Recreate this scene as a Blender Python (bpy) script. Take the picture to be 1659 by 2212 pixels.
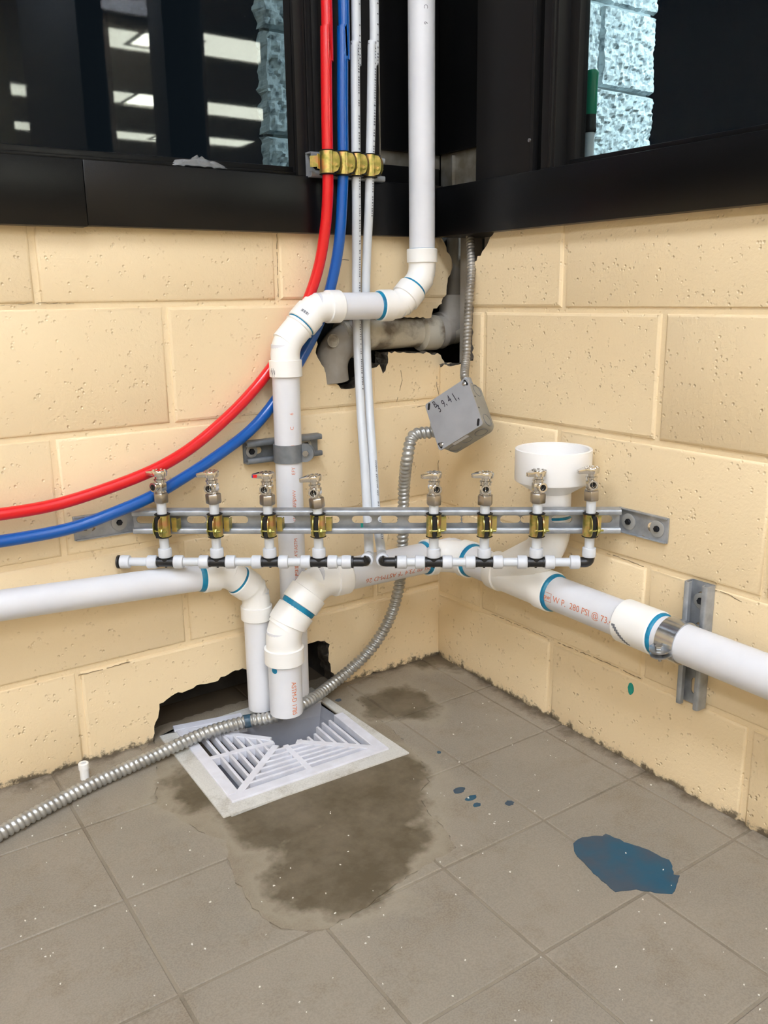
import bpy, bmesh, math, random
from mathutils import Vector as V, Matrix
random.seed(7)
for o in list(bpy.data.objects): bpy.data.objects.remove(o, do_unlink=True)
SC = bpy.context.scene
COL = SC.collection
R = math.radians

# ------------------------------------------------------------------ camera
W, H, F = 1659.0, 2212.0, 1872.43
CAM = V((-1.1057, -1.4199, 0.7664))
yaw, pitch, roll = 0.5984, 0.2425, -0.0135
_d = V((math.sin(yaw)*math.cos(pitch), math.cos(yaw)*math.cos(pitch), -math.sin(pitch)))
_r = V((math.cos(yaw), -math.sin(yaw), 0)); _u = _r.cross(_d)
CR = (_r*math.cos(roll) + _u*math.sin(roll)); CU = (-_r*math.sin(roll) + _u*math.cos(roll)); CD = _d
cd = bpy.data.cameras.new('camera'); cam = bpy.data.objects.new('camera', cd); COL.objects.link(cam)
cd.sensor_fit = 'VERTICAL'; cd.sensor_height = 24; cd.lens = F*24/H
cd.clip_start = 0.05; cd.clip_end = 60
cam.matrix_world = Matrix(((CR.x, CU.x, -CD.x, CAM.x), (CR.y, CU.y, -CD.y, CAM.y), (CR.z, CU.z, -CD.z, CAM.z), (0, 0, 0, 1)))
SC.camera = cam

# ------------------------------------------------------------------ world, exposure
wd = bpy.data.worlds.new('world'); SC.world = wd; wd.use_nodes = True
wd.node_tree.nodes['Background'].inputs[0].default_value = (0.35, 0.5, 0.7, 1)
wd.node_tree.nodes['Background'].inputs[1].default_value = 0.02
SC.view_settings.view_transform = 'Standard'; SC.view_settings.look = 'None'
SC.view_settings.gamma = 1; SC.view_settings.use_curve_mapping = False
SC.view_settings.exposure = 0.0
LAMP = 24.0        # radiance of the fluorescent diffusers in the room
HALL = 32.0        # same in the hall beyond the right window

# ------------------------------------------------------------------ measuring helpers
def ray(x, y): return CD + CR*((x-W/2)/F) - CU*((y-H/2)/F)
def PD(x, y, dep): return CAM + ray(x, y)*dep
def PL(x, y, v=0.0):
    q = ray(x, y); return CAM + q*((-v-CAM.y)/q.y)
def PR(x, y, v=0.0):
    q = ray(x, y); return CAM + q*((-v-CAM.x)/q.x)
FN = V((-0.008, -0.020, 1.0))
def zf(x, y): return -0.006 + 0.008*x + 0.020*y
def PF(x, y, h=0.0):
    q = ray(x, y); return CAM + q*((-0.006+h-CAM.dot(FN))/q.dot(FN))
SA = PL(287, 1127, 0.0); SB = PR(1341, 1124, 0.0)
SA.z = SB.z = 0.406
ST = (SB-SA); SLEN = ST.length; ST.normalize()
SN = V((ST.y, -ST.x, 0)); 
if SN.dot(CAM-SA) < 0: SN = -SN
UP = V((0, 0, 1))
def PS(x, y, off=0.033):
    q = ray(x, y); return CAM + q*((off-(CAM-SA).dot(SN))/q.dot(SN))

# ------------------------------------------------------------------ materials
MATS = {}
def nodes(name):
    m = bpy.data.materials.new(name); m.use_nodes = True
    nt = m.node_tree; MATS[name] = m
    return m, nt, nt.nodes['Principled BSDF']
def lin(c):
    return tuple(((x/255)/12.92 if x/255 <= .04045 else ((x/255+.055)/1.055)**2.4) for x in c)+(1,)
def mat(name, rgb, rough=.5, metal=0.0, var=None, vscale=20, bump=0, bscale=200, spec=.5, coat=0, detail=4, sss=0, stops=(.35,.65)):
    m, nt, b = nodes(name)
    b.inputs['Roughness'].default_value = rough; b.inputs['Metallic'].default_value = metal
    b.inputs['Specular IOR Level'].default_value = spec
    b.inputs['Coat Weight'].default_value = coat
    b.inputs['Base Color'].default_value = lin(rgb)
    if sss:
        b.inputs['Subsurface Weight'].default_value = sss; b.inputs['Subsurface Radius'].default_value = (.01, .01, .01); b.inputs['Subsurface Scale'].default_value = .5
    tc = nt.nodes.new('ShaderNodeTexCoord')
    if var:
        n = nt.nodes.new('ShaderNodeTexNoise'); n.inputs['Scale'].default_value = vscale; n.inputs['Detail'].default_value = detail
        nt.links.new(tc.outputs['Object'], n.inputs['Vector'])
        rp = nt.nodes.new('ShaderNodeValToRGB'); rp.color_ramp.elements[0].position = stops[0]; rp.color_ramp.elements[1].position = stops[1]
        rp.color_ramp.elements[0].color = lin(rgb); rp.color_ramp.elements[1].color = lin(var)
        nt.links.new(n.outputs['Fac'], rp.inputs['Fac']); nt.links.new(rp.outputs['Color'], b.inputs['Base Color'])
    if bump:
        n2 = nt.nodes.new('ShaderNodeTexNoise'); n2.inputs['Scale'].default_value = bscale; n2.inputs['Detail'].default_value = 3
        nt.links.new(tc.outputs['Object'], n2.inputs['Vector'])
        bp = nt.nodes.new('ShaderNodeBump'); bp.inputs['Strength'].default_value = bump; bp.inputs['Distance'].default_value = .002
        nt.links.new(n2.outputs['Fac'], bp.inputs['Height']); nt.links.new(bp.outputs['Normal'], b.inputs['Normal'])
    return m
def mixrgb(nt, fac, a, b):
    x = nt.nodes.new('ShaderNodeMix'); x.data_type = 'RGBA'
    if isinstance(fac, float): x.inputs[0].default_value = fac
    else: nt.links.new(fac, x.inputs[0])
    for s, i in ((a, 6), (b, 7)):
        if isinstance(s, tuple): x.inputs[i].default_value = s
        else: nt.links.new(s, x.inputs[i])
    return x.outputs[2]
def noise(nt, vec, scale, detail=4, rough=.5):
    n = nt.nodes.new('ShaderNodeTexNoise'); n.inputs['Scale'].default_value = scale; n.inputs['Detail'].default_value = detail; n.inputs['Roughness'].default_value = rough
    nt.links.new(vec, n.inputs['Vector']); return n.outputs['Fac']
def ramp(nt, fac, p0, p1, c0=(0, 0, 0, 1), c1=(1, 1, 1, 1)):
    r_ = nt.nodes.new('ShaderNodeValToRGB'); e = r_.color_ramp.elements
    e[0].position = p0; e[1].position = p1; e[0].color = c0; e[1].color = c1
    nt.links.new(fac, r_.inputs['Fac']); return r_.outputs['Color']
def math_(nt, op, a, b=None):
    n = nt.nodes.new('ShaderNodeMath'); n.operation = op
    for i, s in enumerate((a, b)):
        if s is None: continue
        if isinstance(s, (int, float)): n.inputs[i].default_value = s
        else: nt.links.new(s, n.inputs[i])
    return n.outputs[0]

def make_wall_paint():
    m, nt, b = nodes('cream_paint'); b.inputs['Roughness'].default_value = .42; b.inputs['Specular IOR Level'].default_value = .35
    tc = nt.nodes.new('ShaderNodeTexCoord').outputs['Object']
    c = mixrgb(nt, noise(nt, tc, 6, 3), lin((240, 218, 178)), lin((234, 211, 170)))
    # scattered dirt specks and scuffs with a shape of their own
    sp = ramp(nt, noise(nt, tc, 60, 5, .75), .70, .735)
    reg = ramp(nt, noise(nt, tc, 5, 3), .55, .66)
    dirt = math_(nt, 'MULTIPLY', sp, reg)
    c = mixrgb(nt, dirt, c, lin((116, 98, 72)))
    # grime splashed along the foot of the wall
    sep = nt.nodes.new('ShaderNodeSeparateXYZ'); nt.links.new(tc, sep.inputs[0])
    slope = math_(nt, 'ADD', math_(nt, 'MULTIPLY', sep.outputs[0], -.008), math_(nt, 'MULTIPLY', sep.outputs[1], -.020))
    edge = math_(nt, 'ADD', math_(nt, 'ADD', sep.outputs[2], slope), math_(nt, 'MULTIPLY', noise(nt, tc, 38, 6, .7), -.075))
    edge = math_(nt, 'ADD', edge, 1.0)
    foot = ramp(nt, edge, 1-.042, 1-.034, (1, 1, 1, 1), (0, 0, 0, 1))
    c = mixrgb(nt, foot, c, lin((112, 100, 82)))
    nt.links.new(c, b.inputs['Base Color'])
    vor = nt.nodes.new('ShaderNodeTexVoronoi'); vor.inputs['Scale'].default_value = 130; nt.links.new(tc, vor.inputs['Vector'])
    pits = ramp(nt, vor.outputs['Distance'], .05, .34)
    sel = ramp(nt, noise(nt, tc, 45, 2), .52, .60)
    inv = math_(nt, 'SUBTRACT', 1.0, pits)
    pit = math_(nt, 'MULTIPLY', inv, sel)
    hgt = math_(nt, 'SUBTRACT', math_(nt, 'MULTIPLY', noise(nt, tc, 150, 4, .6), .55), pit)
    bp = nt.nodes.new('ShaderNodeBump'); bp.inputs['Strength'].default_value = .7; bp.inputs['Distance'].default_value = .0024
    nt.links.new(hgt, bp.inputs['Height']); nt.links.new(bp.outputs['Normal'], b.inputs['Normal'])
make_wall_paint()

def make_floor(name, a, b_, c_, rough=.55, dark=None, stain=True):
    m, nt, b = nodes(name); b.inputs['Roughness'].default_value = rough; b.inputs['Specular IOR Level'].default_value = .3
    geo = nt.nodes.new('ShaderNodeNewGeometry').outputs['Position']
    c = mixrgb(nt, ramp(nt, noise(nt, geo, 5, 5, .6), .35, .68), lin(a), lin(b_))
    c = mixrgb(nt, ramp(nt, noise(nt, geo, 14, 6, .7), .5, .75), c, lin(c_))
    sp = ramp(nt, noise(nt, geo, 420, 2), .36, .62)
    c = mixrgb(nt, math_(nt, 'MULTIPLY', sp, .35), c, lin(tuple(min(255, int(x*1.16)) for x in a)))
    spk = ramp(nt, noise(nt, geo, 75, 4, .8), .715, .75)
    c = mixrgb(nt, spk, c, lin((86, 74, 58)))
    if stain:
        # old water stain with a pale crust along its rim
        nz1 = math_(nt, 'MULTIPLY', math_(nt, 'SUBTRACT', noise(nt, geo, 11, 5, .6), .5), .16)
        dm = None
        for cx_, cy_, rr_ in STAIN:
            vd = nt.nodes.new('ShaderNodeVectorMath'); vd.operation = 'DISTANCE'; nt.links.new(geo, vd.inputs[0]); vd.inputs[1].default_value = (cx_, cy_, 0)
            dd_ = math_(nt, 'SUBTRACT', vd.outputs['Value'], rr_)
            dm = dd_ if dm is None else math_(nt, 'MINIMUM', dm, dd_)
        dm = math_(nt, 'ADD', math_(nt, 'ADD', dm, nz1), .5)
        c = mixrgb(nt, math_(nt, 'MULTIPLY', ramp(nt, dm, .515, .545, (1, 1, 1, 1), (0, 0, 0, 1)), .55), c, lin((160, 150, 131)))
        sc_ = mixrgb(nt, ramp(nt, noise(nt, geo, 16, 6, .65), .38, .66), lin((92, 82, 64)), lin((118, 107, 89)))
        c = mixrgb(nt, ramp(nt, dm, .488, .512, (1, 1, 1, 1), (0, 0, 0, 1)), c, sc_)
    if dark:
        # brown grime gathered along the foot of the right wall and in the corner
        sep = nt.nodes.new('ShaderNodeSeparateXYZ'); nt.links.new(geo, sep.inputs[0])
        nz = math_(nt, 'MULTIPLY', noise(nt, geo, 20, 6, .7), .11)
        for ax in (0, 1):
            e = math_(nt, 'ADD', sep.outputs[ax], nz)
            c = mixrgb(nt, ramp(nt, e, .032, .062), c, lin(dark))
    nt.links.new(c, b.inputs['Base Color'])
    h = math_(nt, 'ADD', math_(nt, 'MULTIPLY', noise(nt, geo, 60, 4), .6), math_(nt, 'MULTIPLY', noise(nt, geo, 500, 2), .4))
    bp = nt.nodes.new('ShaderNodeBump'); bp.inputs['Strength'].default_value = .25; bp.inputs['Distance'].default_value = .0012
    nt.links.new(h, bp.inputs['Height']); nt.links.new(bp.outputs['Normal'], b.inputs['Normal'])
STAIN = ((PF(735, 1850).x, PF(735, 1850).y, .118), (PF(620, 1740).x, PF(620, 1740).y, .12), (PF(760, 1700).x, PF(760, 1700).y, .13), (PF(470, 1700).x, PF(470, 1700).y, .085), (PF(860, 1520).x, PF(860, 1520).y, .07), (-.01, -.02, .055))
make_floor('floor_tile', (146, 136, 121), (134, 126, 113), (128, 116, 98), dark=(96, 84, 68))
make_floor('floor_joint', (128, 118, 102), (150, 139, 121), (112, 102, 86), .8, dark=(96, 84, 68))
make_floor('floor_patch', (138, 127, 110), (128, 117, 100), (118, 106, 87), .5)
make_floor('drain_flange', (196, 194, 186), (204, 202, 196), (150, 142, 126), .5, stain=False)

mat('raw_concrete', (118, 110, 98), .95, var=(78, 72, 64), vscale=60, bump=.9, bscale=150)
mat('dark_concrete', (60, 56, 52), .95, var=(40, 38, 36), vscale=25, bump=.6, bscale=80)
mat('black_trim', (9, 9, 10), .30, spec=.3, var=(13, 13, 14), vscale=8, bump=.05, bscale=500)
mat('black_frame', (27, 26, 26), .42, spec=.3)
mat('bare_aluminium', (150, 148, 140), .5, .6, var=(120, 112, 95), vscale=25)
mat('pvc_pipe', (226, 227, 230), .33, var=(216, 217, 221), vscale=9, stops=(.4, .75))
mat('pvc_fitting', (247, 246, 242), .33, var=(243, 241, 235), vscale=14)
mat('pvc_cup', (246, 245, 243), .3)
mat('old_pipe', (196, 190, 174), .75, var=(118, 108, 94), vscale=18, bump=.4, bscale=120, stops=(.47, .62), detail=8)
mat('old_elbow', (176, 170, 160), .75, var=(146, 139, 128), vscale=14, bump=.3, bscale=120)
mat('primer_blue', (18, 140, 178), .35, var=(10, 110, 150), vscale=60)
mat('primer_teal', (20, 140, 126), .4, var=(30, 160, 146), vscale=60)
mat('print_orange', (214, 128, 96), .6)
mat('print_orange_bold', (226, 122, 58), .6)
mat('print_grey', (120, 122, 128), .6)
mat('ink_black', (24, 16, 30), .6)
mat('red_pex', (222, 22, 30), .28, coat=.2)
mat('blue_pex', (0, 84, 166), .28, coat=.2)
mat('white_pex', (210, 214, 218), .35, sss=.2)
mat('fitting_white', (214, 217, 222), .4, var=(204, 208, 214), vscale=60)
mat('black_plastic', (30, 30, 31), .35)
mat('black_rubber', (14, 14, 14), .6)
mat('chrome', (216, 213, 208), .12, 1.0)
mat('satin_nickel', (176, 170, 162), .28, 1.0)
mat('galvanized', (176, 180, 184), .4, .45, var=(150, 154, 158), vscale=45, bump=.1, bscale=120)
mat('galvanized_dark', (138, 143, 148), .45, .45, var=(118, 123, 128), vscale=45)
mat('washer_zinc', (168, 168, 164), .5, .3)
mat('bright_zinc', (196, 198, 200), .22, .9, var=(176, 178, 180), vscale=50)
mat('bolt_steel', (188, 188, 186), .25, .9)
mat('dark_bolt', (38, 40, 46), .4, .6)
mat('conduit_steel', (188, 188, 184), .32, .6, var=(164, 163, 158), vscale=40)
mat('conduit_old', (164, 160, 152), .42, .5, var=(132, 126, 116), vscale=30)
mat('box_steel', (170, 171, 173), .5, .3, var=(158, 159, 161), vscale=18)
mat('box_side', (156, 155, 148), .5, .3, var=(142, 141, 134), vscale=18)
mat('drain_enamel', (174, 176, 184), .4, var=(158, 159, 166), vscale=16)
mat('grate_plastic', (226, 227, 234), .4, var=(214, 214, 220), vscale=40)
mat('paint_chip', (232, 228, 216), .7)
mat('spill_paint', (66, 80, 92), .34, var=(36, 84, 106), vscale=14, bump=.2, bscale=60, spec=.4, stops=(.45, .62))
mat('film', (190, 192, 192), .25)
mat('handle_green', (22, 140, 104), .35)
mat('pole_white', (205, 210, 214), .4)
mat('ceiling_white', (206, 203, 196), .9)
mat('hall_dark', (40, 40, 38), .9)
mat('far_wall', (214, 196, 160), .8)
mat('split_stone', (196, 208, 212), .95, var=(120, 134, 142), vscale=55, bump=.8, bscale=140, stops=(.5, .72))
mat('stone_joint', (150, 164, 168), .95)

def zinc_yellow():
    m, nt, b = nodes('yellow_zinc'); b.inputs['Metallic'].default_value = .9; b.inputs['Roughness'].default_value = .28
    tc = nt.nodes.new('ShaderNodeTexCoord').outputs['Object']
    rp = nt.nodes.new('ShaderNodeValToRGB'); e = rp.color_ramp.elements
    e[0].position = .36; e[0].color = lin((166, 162, 92)); e[1].position = .64; e[1].color = lin((214, 164, 118))
    n = e.new(.5); n.color = lin((206, 190, 118))
    nt.links.new(noise(nt, tc, 70, 2), rp.inputs['Fac']); nt.links.new(rp.outputs['Color'], b.inputs['Base Color'])
zinc_yellow()
def glass(name, tint):
    m, nt, b = nodes(name); nt.nodes.remove(b)
    out = nt.nodes['Material Output']
    tr = nt.nodes.new('ShaderNodeBsdfTransparent'); tr.inputs[0].default_value = tint
    gl = nt.nodes.new('ShaderNodeBsdfGlossy'); gl.inputs['Roughness'].default_value = .02
    fr = nt.nodes.new('ShaderNodeFresnel'); fr.inputs[0].default_value = 1.6
    mx = nt.nodes.new('ShaderNodeMixShader')
    ge = nt.nodes.new('ShaderNodeNewGeometry'); bf = math_(nt, 'MULTIPLY', fr.outputs[0], math_(nt, 'SUBTRACT', 1.0, ge.outputs['Backfacing']))
    nt.links.new(bf, mx.inputs[0]); nt.links.new(tr.outputs[0], mx.inputs[1]); nt.links.new(gl.outputs[0], mx.inputs[2])
    nt.links.new(mx.outputs[0], out.inputs[0])
glass('window_glass', (.75, .8, .8, 1))
def film():
    m = MATS['film']; nt = m.node_tree; b = nt.nodes['Principled BSDF']; b.inputs['Alpha'].default_value = .3
film()
def emit(name, col, s):
    m, nt, b = nodes(name); b.inputs['Base Color'].default_value = (.8, .8, .8, 1)
    b.inputs['Emission Color'].default_value = col; b.inputs['Emission Strength'].default_value = s
emit('lamp_diffuser', (.90, .975, 1.12, 1), LAMP)
emit('hall_diffuser', (1.0, .92, .78, 1), HALL)
emit('added_stone_lamp', (.82, .94, 1.0, 1), 330)

# ------------------------------------------------------------------ mesh builder
ORG = {}
def frame(z):
    z = z.normalized(); a = V((1, 0, 0)) if abs(z.x) < .8 else V((0, 1, 0))
    x = (a - z*a.dot(z)).normalized(); return x, z.cross(x), z
class MB:
    def __init__(s): s.v = []; s.f = []; s.m = []
    def add(s, vs, fs, mi=0):
        n = len(s.v); s.v += [V(p) for p in vs]; s.f += [tuple(i+n for i in f) for f in fs]; s.m += [mi]*len(fs); return s
    def box(s, lo, hi, mi=0):
        return s.obox(V(((lo[0]+hi[0])/2, (lo[1]+hi[1])/2, (lo[2]+hi[2])/2)), V((1, 0, 0)), V((0, 1, 0)), V((0, 0, 1)), abs(hi[0]-lo[0]), abs(hi[1]-lo[1]), abs(hi[2]-lo[2]), mi)
    def obox(s, c, ex, ey, ez, lx, ly, lz, mi=0):
        vs = [c+ex*(lx/2*a)+ey*(ly/2*b)+ez*(lz/2*d) for a, b, d in ((-1,-1,-1),(1,-1,-1),(1,1,-1),(-1,1,-1),(-1,-1,1),(1,-1,1),(1,1,1),(-1,1,1))]
        return s.add(vs, [(0,3,2,1),(4,5,6,7),(0,1,5,4),(1,2,6,5),(2,3,7,6),(3,0,4,7)], mi)
    def tube(s, pts, rad, n=20, cap=True, mi=0, twist=None):
        pts = [V(p) for p in pts]
        if not hasattr(rad, '__len__'): rad = [rad]*len(pts)
        k = len(pts); tg = []
        for i in range(k):
            a = pts[max(0, i-1)]; b = pts[min(k-1, i+1)]
            t = b-a
            if t.length < 1e-7: t = pts[min(k-1, i+2)]-pts[max(0, i-2)]
            tg.append(t.normalized())
        x, y, z = frame(tg[0]); vs = []; 
        for i in range(k):
            x = (x - tg[i]*x.dot(tg[i])).normalized(); y = tg[i].cross(x)
            for j in range(n):
                th = 2*math.pi*j/n; r = rad[i](th) if callable(rad[i]) else rad[i]
                vs.append(pts[i]+(x*math.cos(th)+y*math.sin(th))*r)
        fs = [(i*n+j, i*n+(j+1) % n, (i+1)*n+(j+1) % n, (i+1)*n+j) for i in range(k-1) for j in range(n)]
        if cap: fs += [tuple(range(n-1, -1, -1)), tuple(range((k-1)*n, k*n))]
        return s.add(vs, fs, mi)
    def cyl(s, a, b, r0, r1=None, n=20, cap=True, mi=0): return s.tube([a, b], [r0, r0 if r1 is None else r1], n, cap, mi)
    def lathe(s, o, ax, prof, n=28, ref=None, closed=False, mi=0):
        x, y, z = frame(ax)
        if ref is not None:
            x = (ref - z*ref.dot(z)).normalized(); y = z.cross(x)
        vs = []
        for h, r in prof:
            for j in range(n):
                th = 2*math.pi*j/n; vs.append(o+z*h+(x*math.cos(th)+y*math.sin(th))*max(r, 1e-5))
        k = len(prof)
        fs = [(i*n+j, i*n+(j+1) % n, ((i+1) % k)*n+(j+1) % n, ((i+1) % k)*n+j) for i in range(k if closed else k-1) for j in range(n)]
        if not closed: fs += [tuple(range(n-1, -1, -1)), tuple(range((k-1)*n, k*n))]
        return s.add(vs, fs, mi)
    def prism(s, poly, o, ex, ey, ez, h, mi=0):
        n = len(poly); a = [o+ex*p[0]+ey*p[1] for p in poly]
        return s.add(a+[p+ez*h for p in a], [tuple(range(n-1, -1, -1)), tuple(range(n, 2*n))]+[(i, (i+1) % n, n+(i+1) % n, n+i) for i in range(n)], mi)
    def hexa(s, o, ax, r, h, ref=None, mi=0):
        return s.lathe(o, ax, [(0, r*.93), (h*.1, r), (h*.9, r), (h, r*.93)], 6, ref, mi=mi)
    def build(s, name, m, parent=None, bevel=0, seg=2, smooth=38, tri=False, world=True):
        org = ORG.get(parent.name, V((0, 0, 0))) if (parent is not None and world) else V((0, 0, 0))
        me = bpy.data.meshes.new(name); me.from_pydata([tuple(p-org) for p in s.v], [], s.f)
        ms = m if isinstance(m, (list, tuple)) else [m]
        for q in ms: me.materials.append(MATS[q])
        for i, p in enumerate(me.polygons): p.material_index = s.m[i]
        bm = bmesh.new(); bm.from_mesh(me)
        bmesh.ops.recalc_face_normals(bm, faces=bm.faces)
        if bevel:
            es = [e for e in bm.edges if len(e.link_faces) == 2 and e.calc_face_angle(0) > .6]
            bmesh.ops.bevel(bm, geom=es, offset=bevel, segments=seg, profile=.6, affect='EDGES', clamp_overlap=True)
        if tri: bmesh.ops.triangulate(bm, faces=[f for f in bm.faces if len(f.verts) > 4])
        bm.to_mesh(me); bm.free()
        if smooth:
            for p in me.polygons: p.use_smooth = True
            me.set_sharp_from_angle(angle=R(smooth))
        o = bpy.data.objects.new(name, me); COL.objects.link(o)
        if parent is not None:
            o.parent = parent; ORG[o.name] = org
        return o
def tag(o, label=None, cat=None, group=None, kind=None):
    if label: o['label'] = label
    if cat: o['category'] = cat
    if group: o['group'] = group
    if kind: o['kind'] = kind
    return o
def thing(name, loc, label, cat, group=None, kind=None):
    o = bpy.data.objects.new(name, None); COL.objects.link(o); o.location = loc; o.empty_display_size = .05
    ORG[o.name] = V(loc); return tag(o, label, cat, group, kind)
def copy_tree(o, parent=None):
    c = o.copy(); COL.objects.link(c); c.parent = parent
    for ch in list(o.children): copy_tree(ch, c)
    return c
def smooth_path(pts, step=.01):
    P = [V(p) for p in pts]; P = [P[0]*2-P[1]]+P+[P[-1]*2-P[-2]]; out = []
    for i in range(1, len(P)-2):
        p0, p1, p2, p3 = P[i-1:i+3]; n = max(2, int((p2-p1).length/step))
        for j in range(n):
            t = j/n
            out.append(.5*((2*p1)+(p2-p0)*t+(2*p0-5*p1+4*p2-p3)*t*t+(3*p1-p0-3*p2+p3)*t**3))
    out.append(P[-2]); return out
def fillet(a, v, b, rad, n=10):
    d1 = (a-v).normalized(); d2 = (b-v).normalized(); ang = d1.angle(d2)
    t = min(rad/math.tan(ang/2), .96*(a-v).length, .96*(b-v).length); rr = t*math.tan(ang/2)
    c = v+(d1+d2).normalized()*(rr/math.sin(ang/2)); s = v+d1*t; e = v+d2*t
    out = [a]; x0 = s-c; x1 = e-c; full = x0.angle(x1)
    for i in range(n+1):
        k = i/n; out.append(c+(x0*math.sin((1-k)*full)+x1*math.sin(k*full))/math.sin(full))
    out.append(b); return out
def resample(path, step):
    out = [path[0]]
    for i in range(len(path)-1):
        L = (path[i+1]-path[i]).length; n = max(1, int(L/step))
        for j in range(1, n+1): out.append(path[i].lerp(path[i+1], j/n))
    return out
def elbow(parent, v, da, db, la, lb, r, hub=.028, rad=.05, ring=(1, 1), name='elbow', m='pvc_fitting', hubs=(1, 1), rings_m='primer_blue'):
    """fitting around corner v; arms run along da, db for la, lb; collars of length hub at the ends"""
    a = v+da.normalized()*la; b = v+db.normalized()*lb
    path = resample(fillet(a, v, b, rad), .004)
    s = [0]
    for i in range(1, len(path)): s.append(s[-1]+(path[i]-path[i-1]).length)
    T = s[-1]; pts = []; rr = []; rb = r*1.06; rh = r*1.19
    def put(p, q): pts.append(p); rr.append(q)
    put(path[0], rh*.965); last = 0
    for i in range(len(path)):
        inh = (hubs[0] and s[i] < hub) or (hubs[1] and T-s[i] < hub)
        p_ = path[i] if i else path[0].lerp(path[1], .3); q_ = rh if inh else rb
        if i and abs(q_-rr[-1]) > .001 and i > 1:
            m_ = path[i-1].lerp(path[i], .5); put(m_-(path[i]-path[i-1])*.08, rr[-1]); put(m_+(path[i]-path[i-1])*.08, q_)
        put(p_, q_)
    rr[-1] = rh if hubs[1] else rb
    put(path[-1]+(path[-1]-path[-2])*.2, (rh if hubs[1] else rb)*.965)
    o = MB().tube(pts, rr, 32).build(name, m, parent, smooth=34)
    for k, (pt, dr, on) in enumerate(((a, da, ring[0]), (b, db, ring[1]))):
        if on:
            d_ = dr.normalized()
            MB().lathe(pt-d_*.003, d_, [(0, r*1.02), (.002, r*1.10), (.0045*on, r*1.09), (.0075*on, r*1.012)], 32).build('primer_ring', rings_m, o)
    return o
def pipe(parent, a, b, r, name='pipe', m='pvc_pipe', n=36, hollow=0):
    mb = MB()
    if hollow: mb.lathe(a, b-a, [(0, r), ((b-a).length, r), ((b-a).length, r-hollow), (.001, r-hollow)], n, closed=True)
    else: mb.cyl(a, b, r, n=n)
    return mb.build(name, m, parent)
def text_mesh(s, size):
    cu = bpy.data.curves.new('t', 'FONT'); cu.body = s; cu.size = size; cu.align_x = 'LEFT'; cu.align_y = 'CENTER'
    o = bpy.data.objects.new('t', cu); COL.objects.link(o)
    dg = bpy.context.evaluated_depsgraph_get(); dg.update()
    me = bpy.data.meshes.new_from_object(o.evaluated_get(dg)); bpy.data.objects.remove(o, do_unlink=True)
    return me
def print_on(parent, s, o, a, n0, r, size, m, stretch=1.0, name='printed_text', flat=False, lift=.0004):
    """lettering wrapped on a cylinder of radius r with axis point o and direction a, centred on the radial direction n0"""
    me = text_mesh(s, size); a = a.normalized(); n0 = (n0-a*n0.dot(a)).normalized(); up = n0.cross(a)
    bm = bmesh.new(); bm.from_mesh(me)
    if not flat:
        ys = [v.co.y for v in bm.verts]
        for k in range(1, 5):
            y = min(ys)+(max(ys)-min(ys))*k/5
            bmesh.ops.bisect_plane(bm, geom=bm.verts[:]+bm.edges[:]+bm.faces[:], plane_co=(0, y, 0), plane_no=(0, 1, 0))
    org = ORG.get(parent.name, V((0, 0, 0)))
    for v in bm.verts:
        x, y = v.co.x*stretch, v.co.y
        if flat: p = o+a*x+up*y+n0*lift
        else:
            th = y/r; p = o+a*x+(n0*math.cos(th)+up*math.sin(th))*(r+lift)
        v.co = p-org
    bm.to_mesh(me); bm.free(); me.name = name; me.materials.clear(); me.materials.append(MATS[m])
    ob = bpy.data.objects.new(name, me); COL.objects.link(ob); ob.parent = parent; ORG[ob.name] = org
    return ob
def jag(poly, amp, step=.008, seed=1):
    rnd = random.Random(seed); out = []
    n = len(poly)
    for i in range(n):
        a = V((*poly[i], 0)); b = V((*poly[(i+1) % n], 0)); L = (b-a).length; k = max(1, int(L/step))
        nn = V((b.y-a.y, a.x-b.x, 0)).normalized() if L > 0 else V((0, 0, 0))
        for j in range(k):
            p = a.lerp(b, j/k)+nn*rnd.uniform(-amp, amp); out.append((p.x, p.y))
    return out
def bool_cut(ob, cutters):
    for c in cutters:
        md = ob.modifiers.new('b', 'BOOLEAN'); md.operation = 'DIFFERENCE'; md.object = c; md.solver = 'EXACT'
        try: md.material_mode = 'TRANSFER'
        except Exception: pass
    dg = bpy.context.evaluated_depsgraph_get(); dg.update()
    me = bpy.data.meshes.new_from_object(ob.evaluated_get(dg)); ob.modifiers.clear(); ob.data = me
    for p in me.polygons: p.use_smooth = False

# ================================================================== SETTING
CEIL = 3.0
# ---- lamps that light the place
def fixture(x, y, m, label, lx=.6, ly=1.2, z=CEIL):
    t = thing('ceiling_light', (x, y, z), label, 'ceiling light', 'fluorescent ceiling panels seen in the window reflections')
    fr = MB()
    for sx in (-1, 1): fr.box((x+sx*lx/2-.02, y-ly/2-.02, z-.03), (x+sx*lx/2+.02, y+ly/2+.02, z-.001))
    for sy in (-1, 1): fr.box((x-lx/2-.02, y+sy*ly/2-.02, z-.03), (x+lx/2+.02, y+sy*ly/2+.02, z-.001))
    fr.build('frame', 'ceiling_white', t)
    MB().box((x-lx/2+.02, y-ly/2+.02, z-.02), (x+lx/2-.02, y+ly/2-.02, z-.012)).build('diffuser', m, t)
RL = 'fluorescent ceiling panel in the room behind the viewer'
for x in (-1.4, -3.5):
    for y in (-1.65, -3.5, -5.3): fixture(x, y, 'lamp_diffuser', RL)

# ---- walls: mortar body with a separate block for every concrete block
GZ = .0045
ZL = [.1594, .3573, .5588, .7603, .9635]; ZR = [.1408, .3387, .5402, .7417, .945]
UL = [.3594, .5707, .778]; UR = [.1426, .3446, .5512, .7479]
LW, RW = 4.5, 6.0
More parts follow.
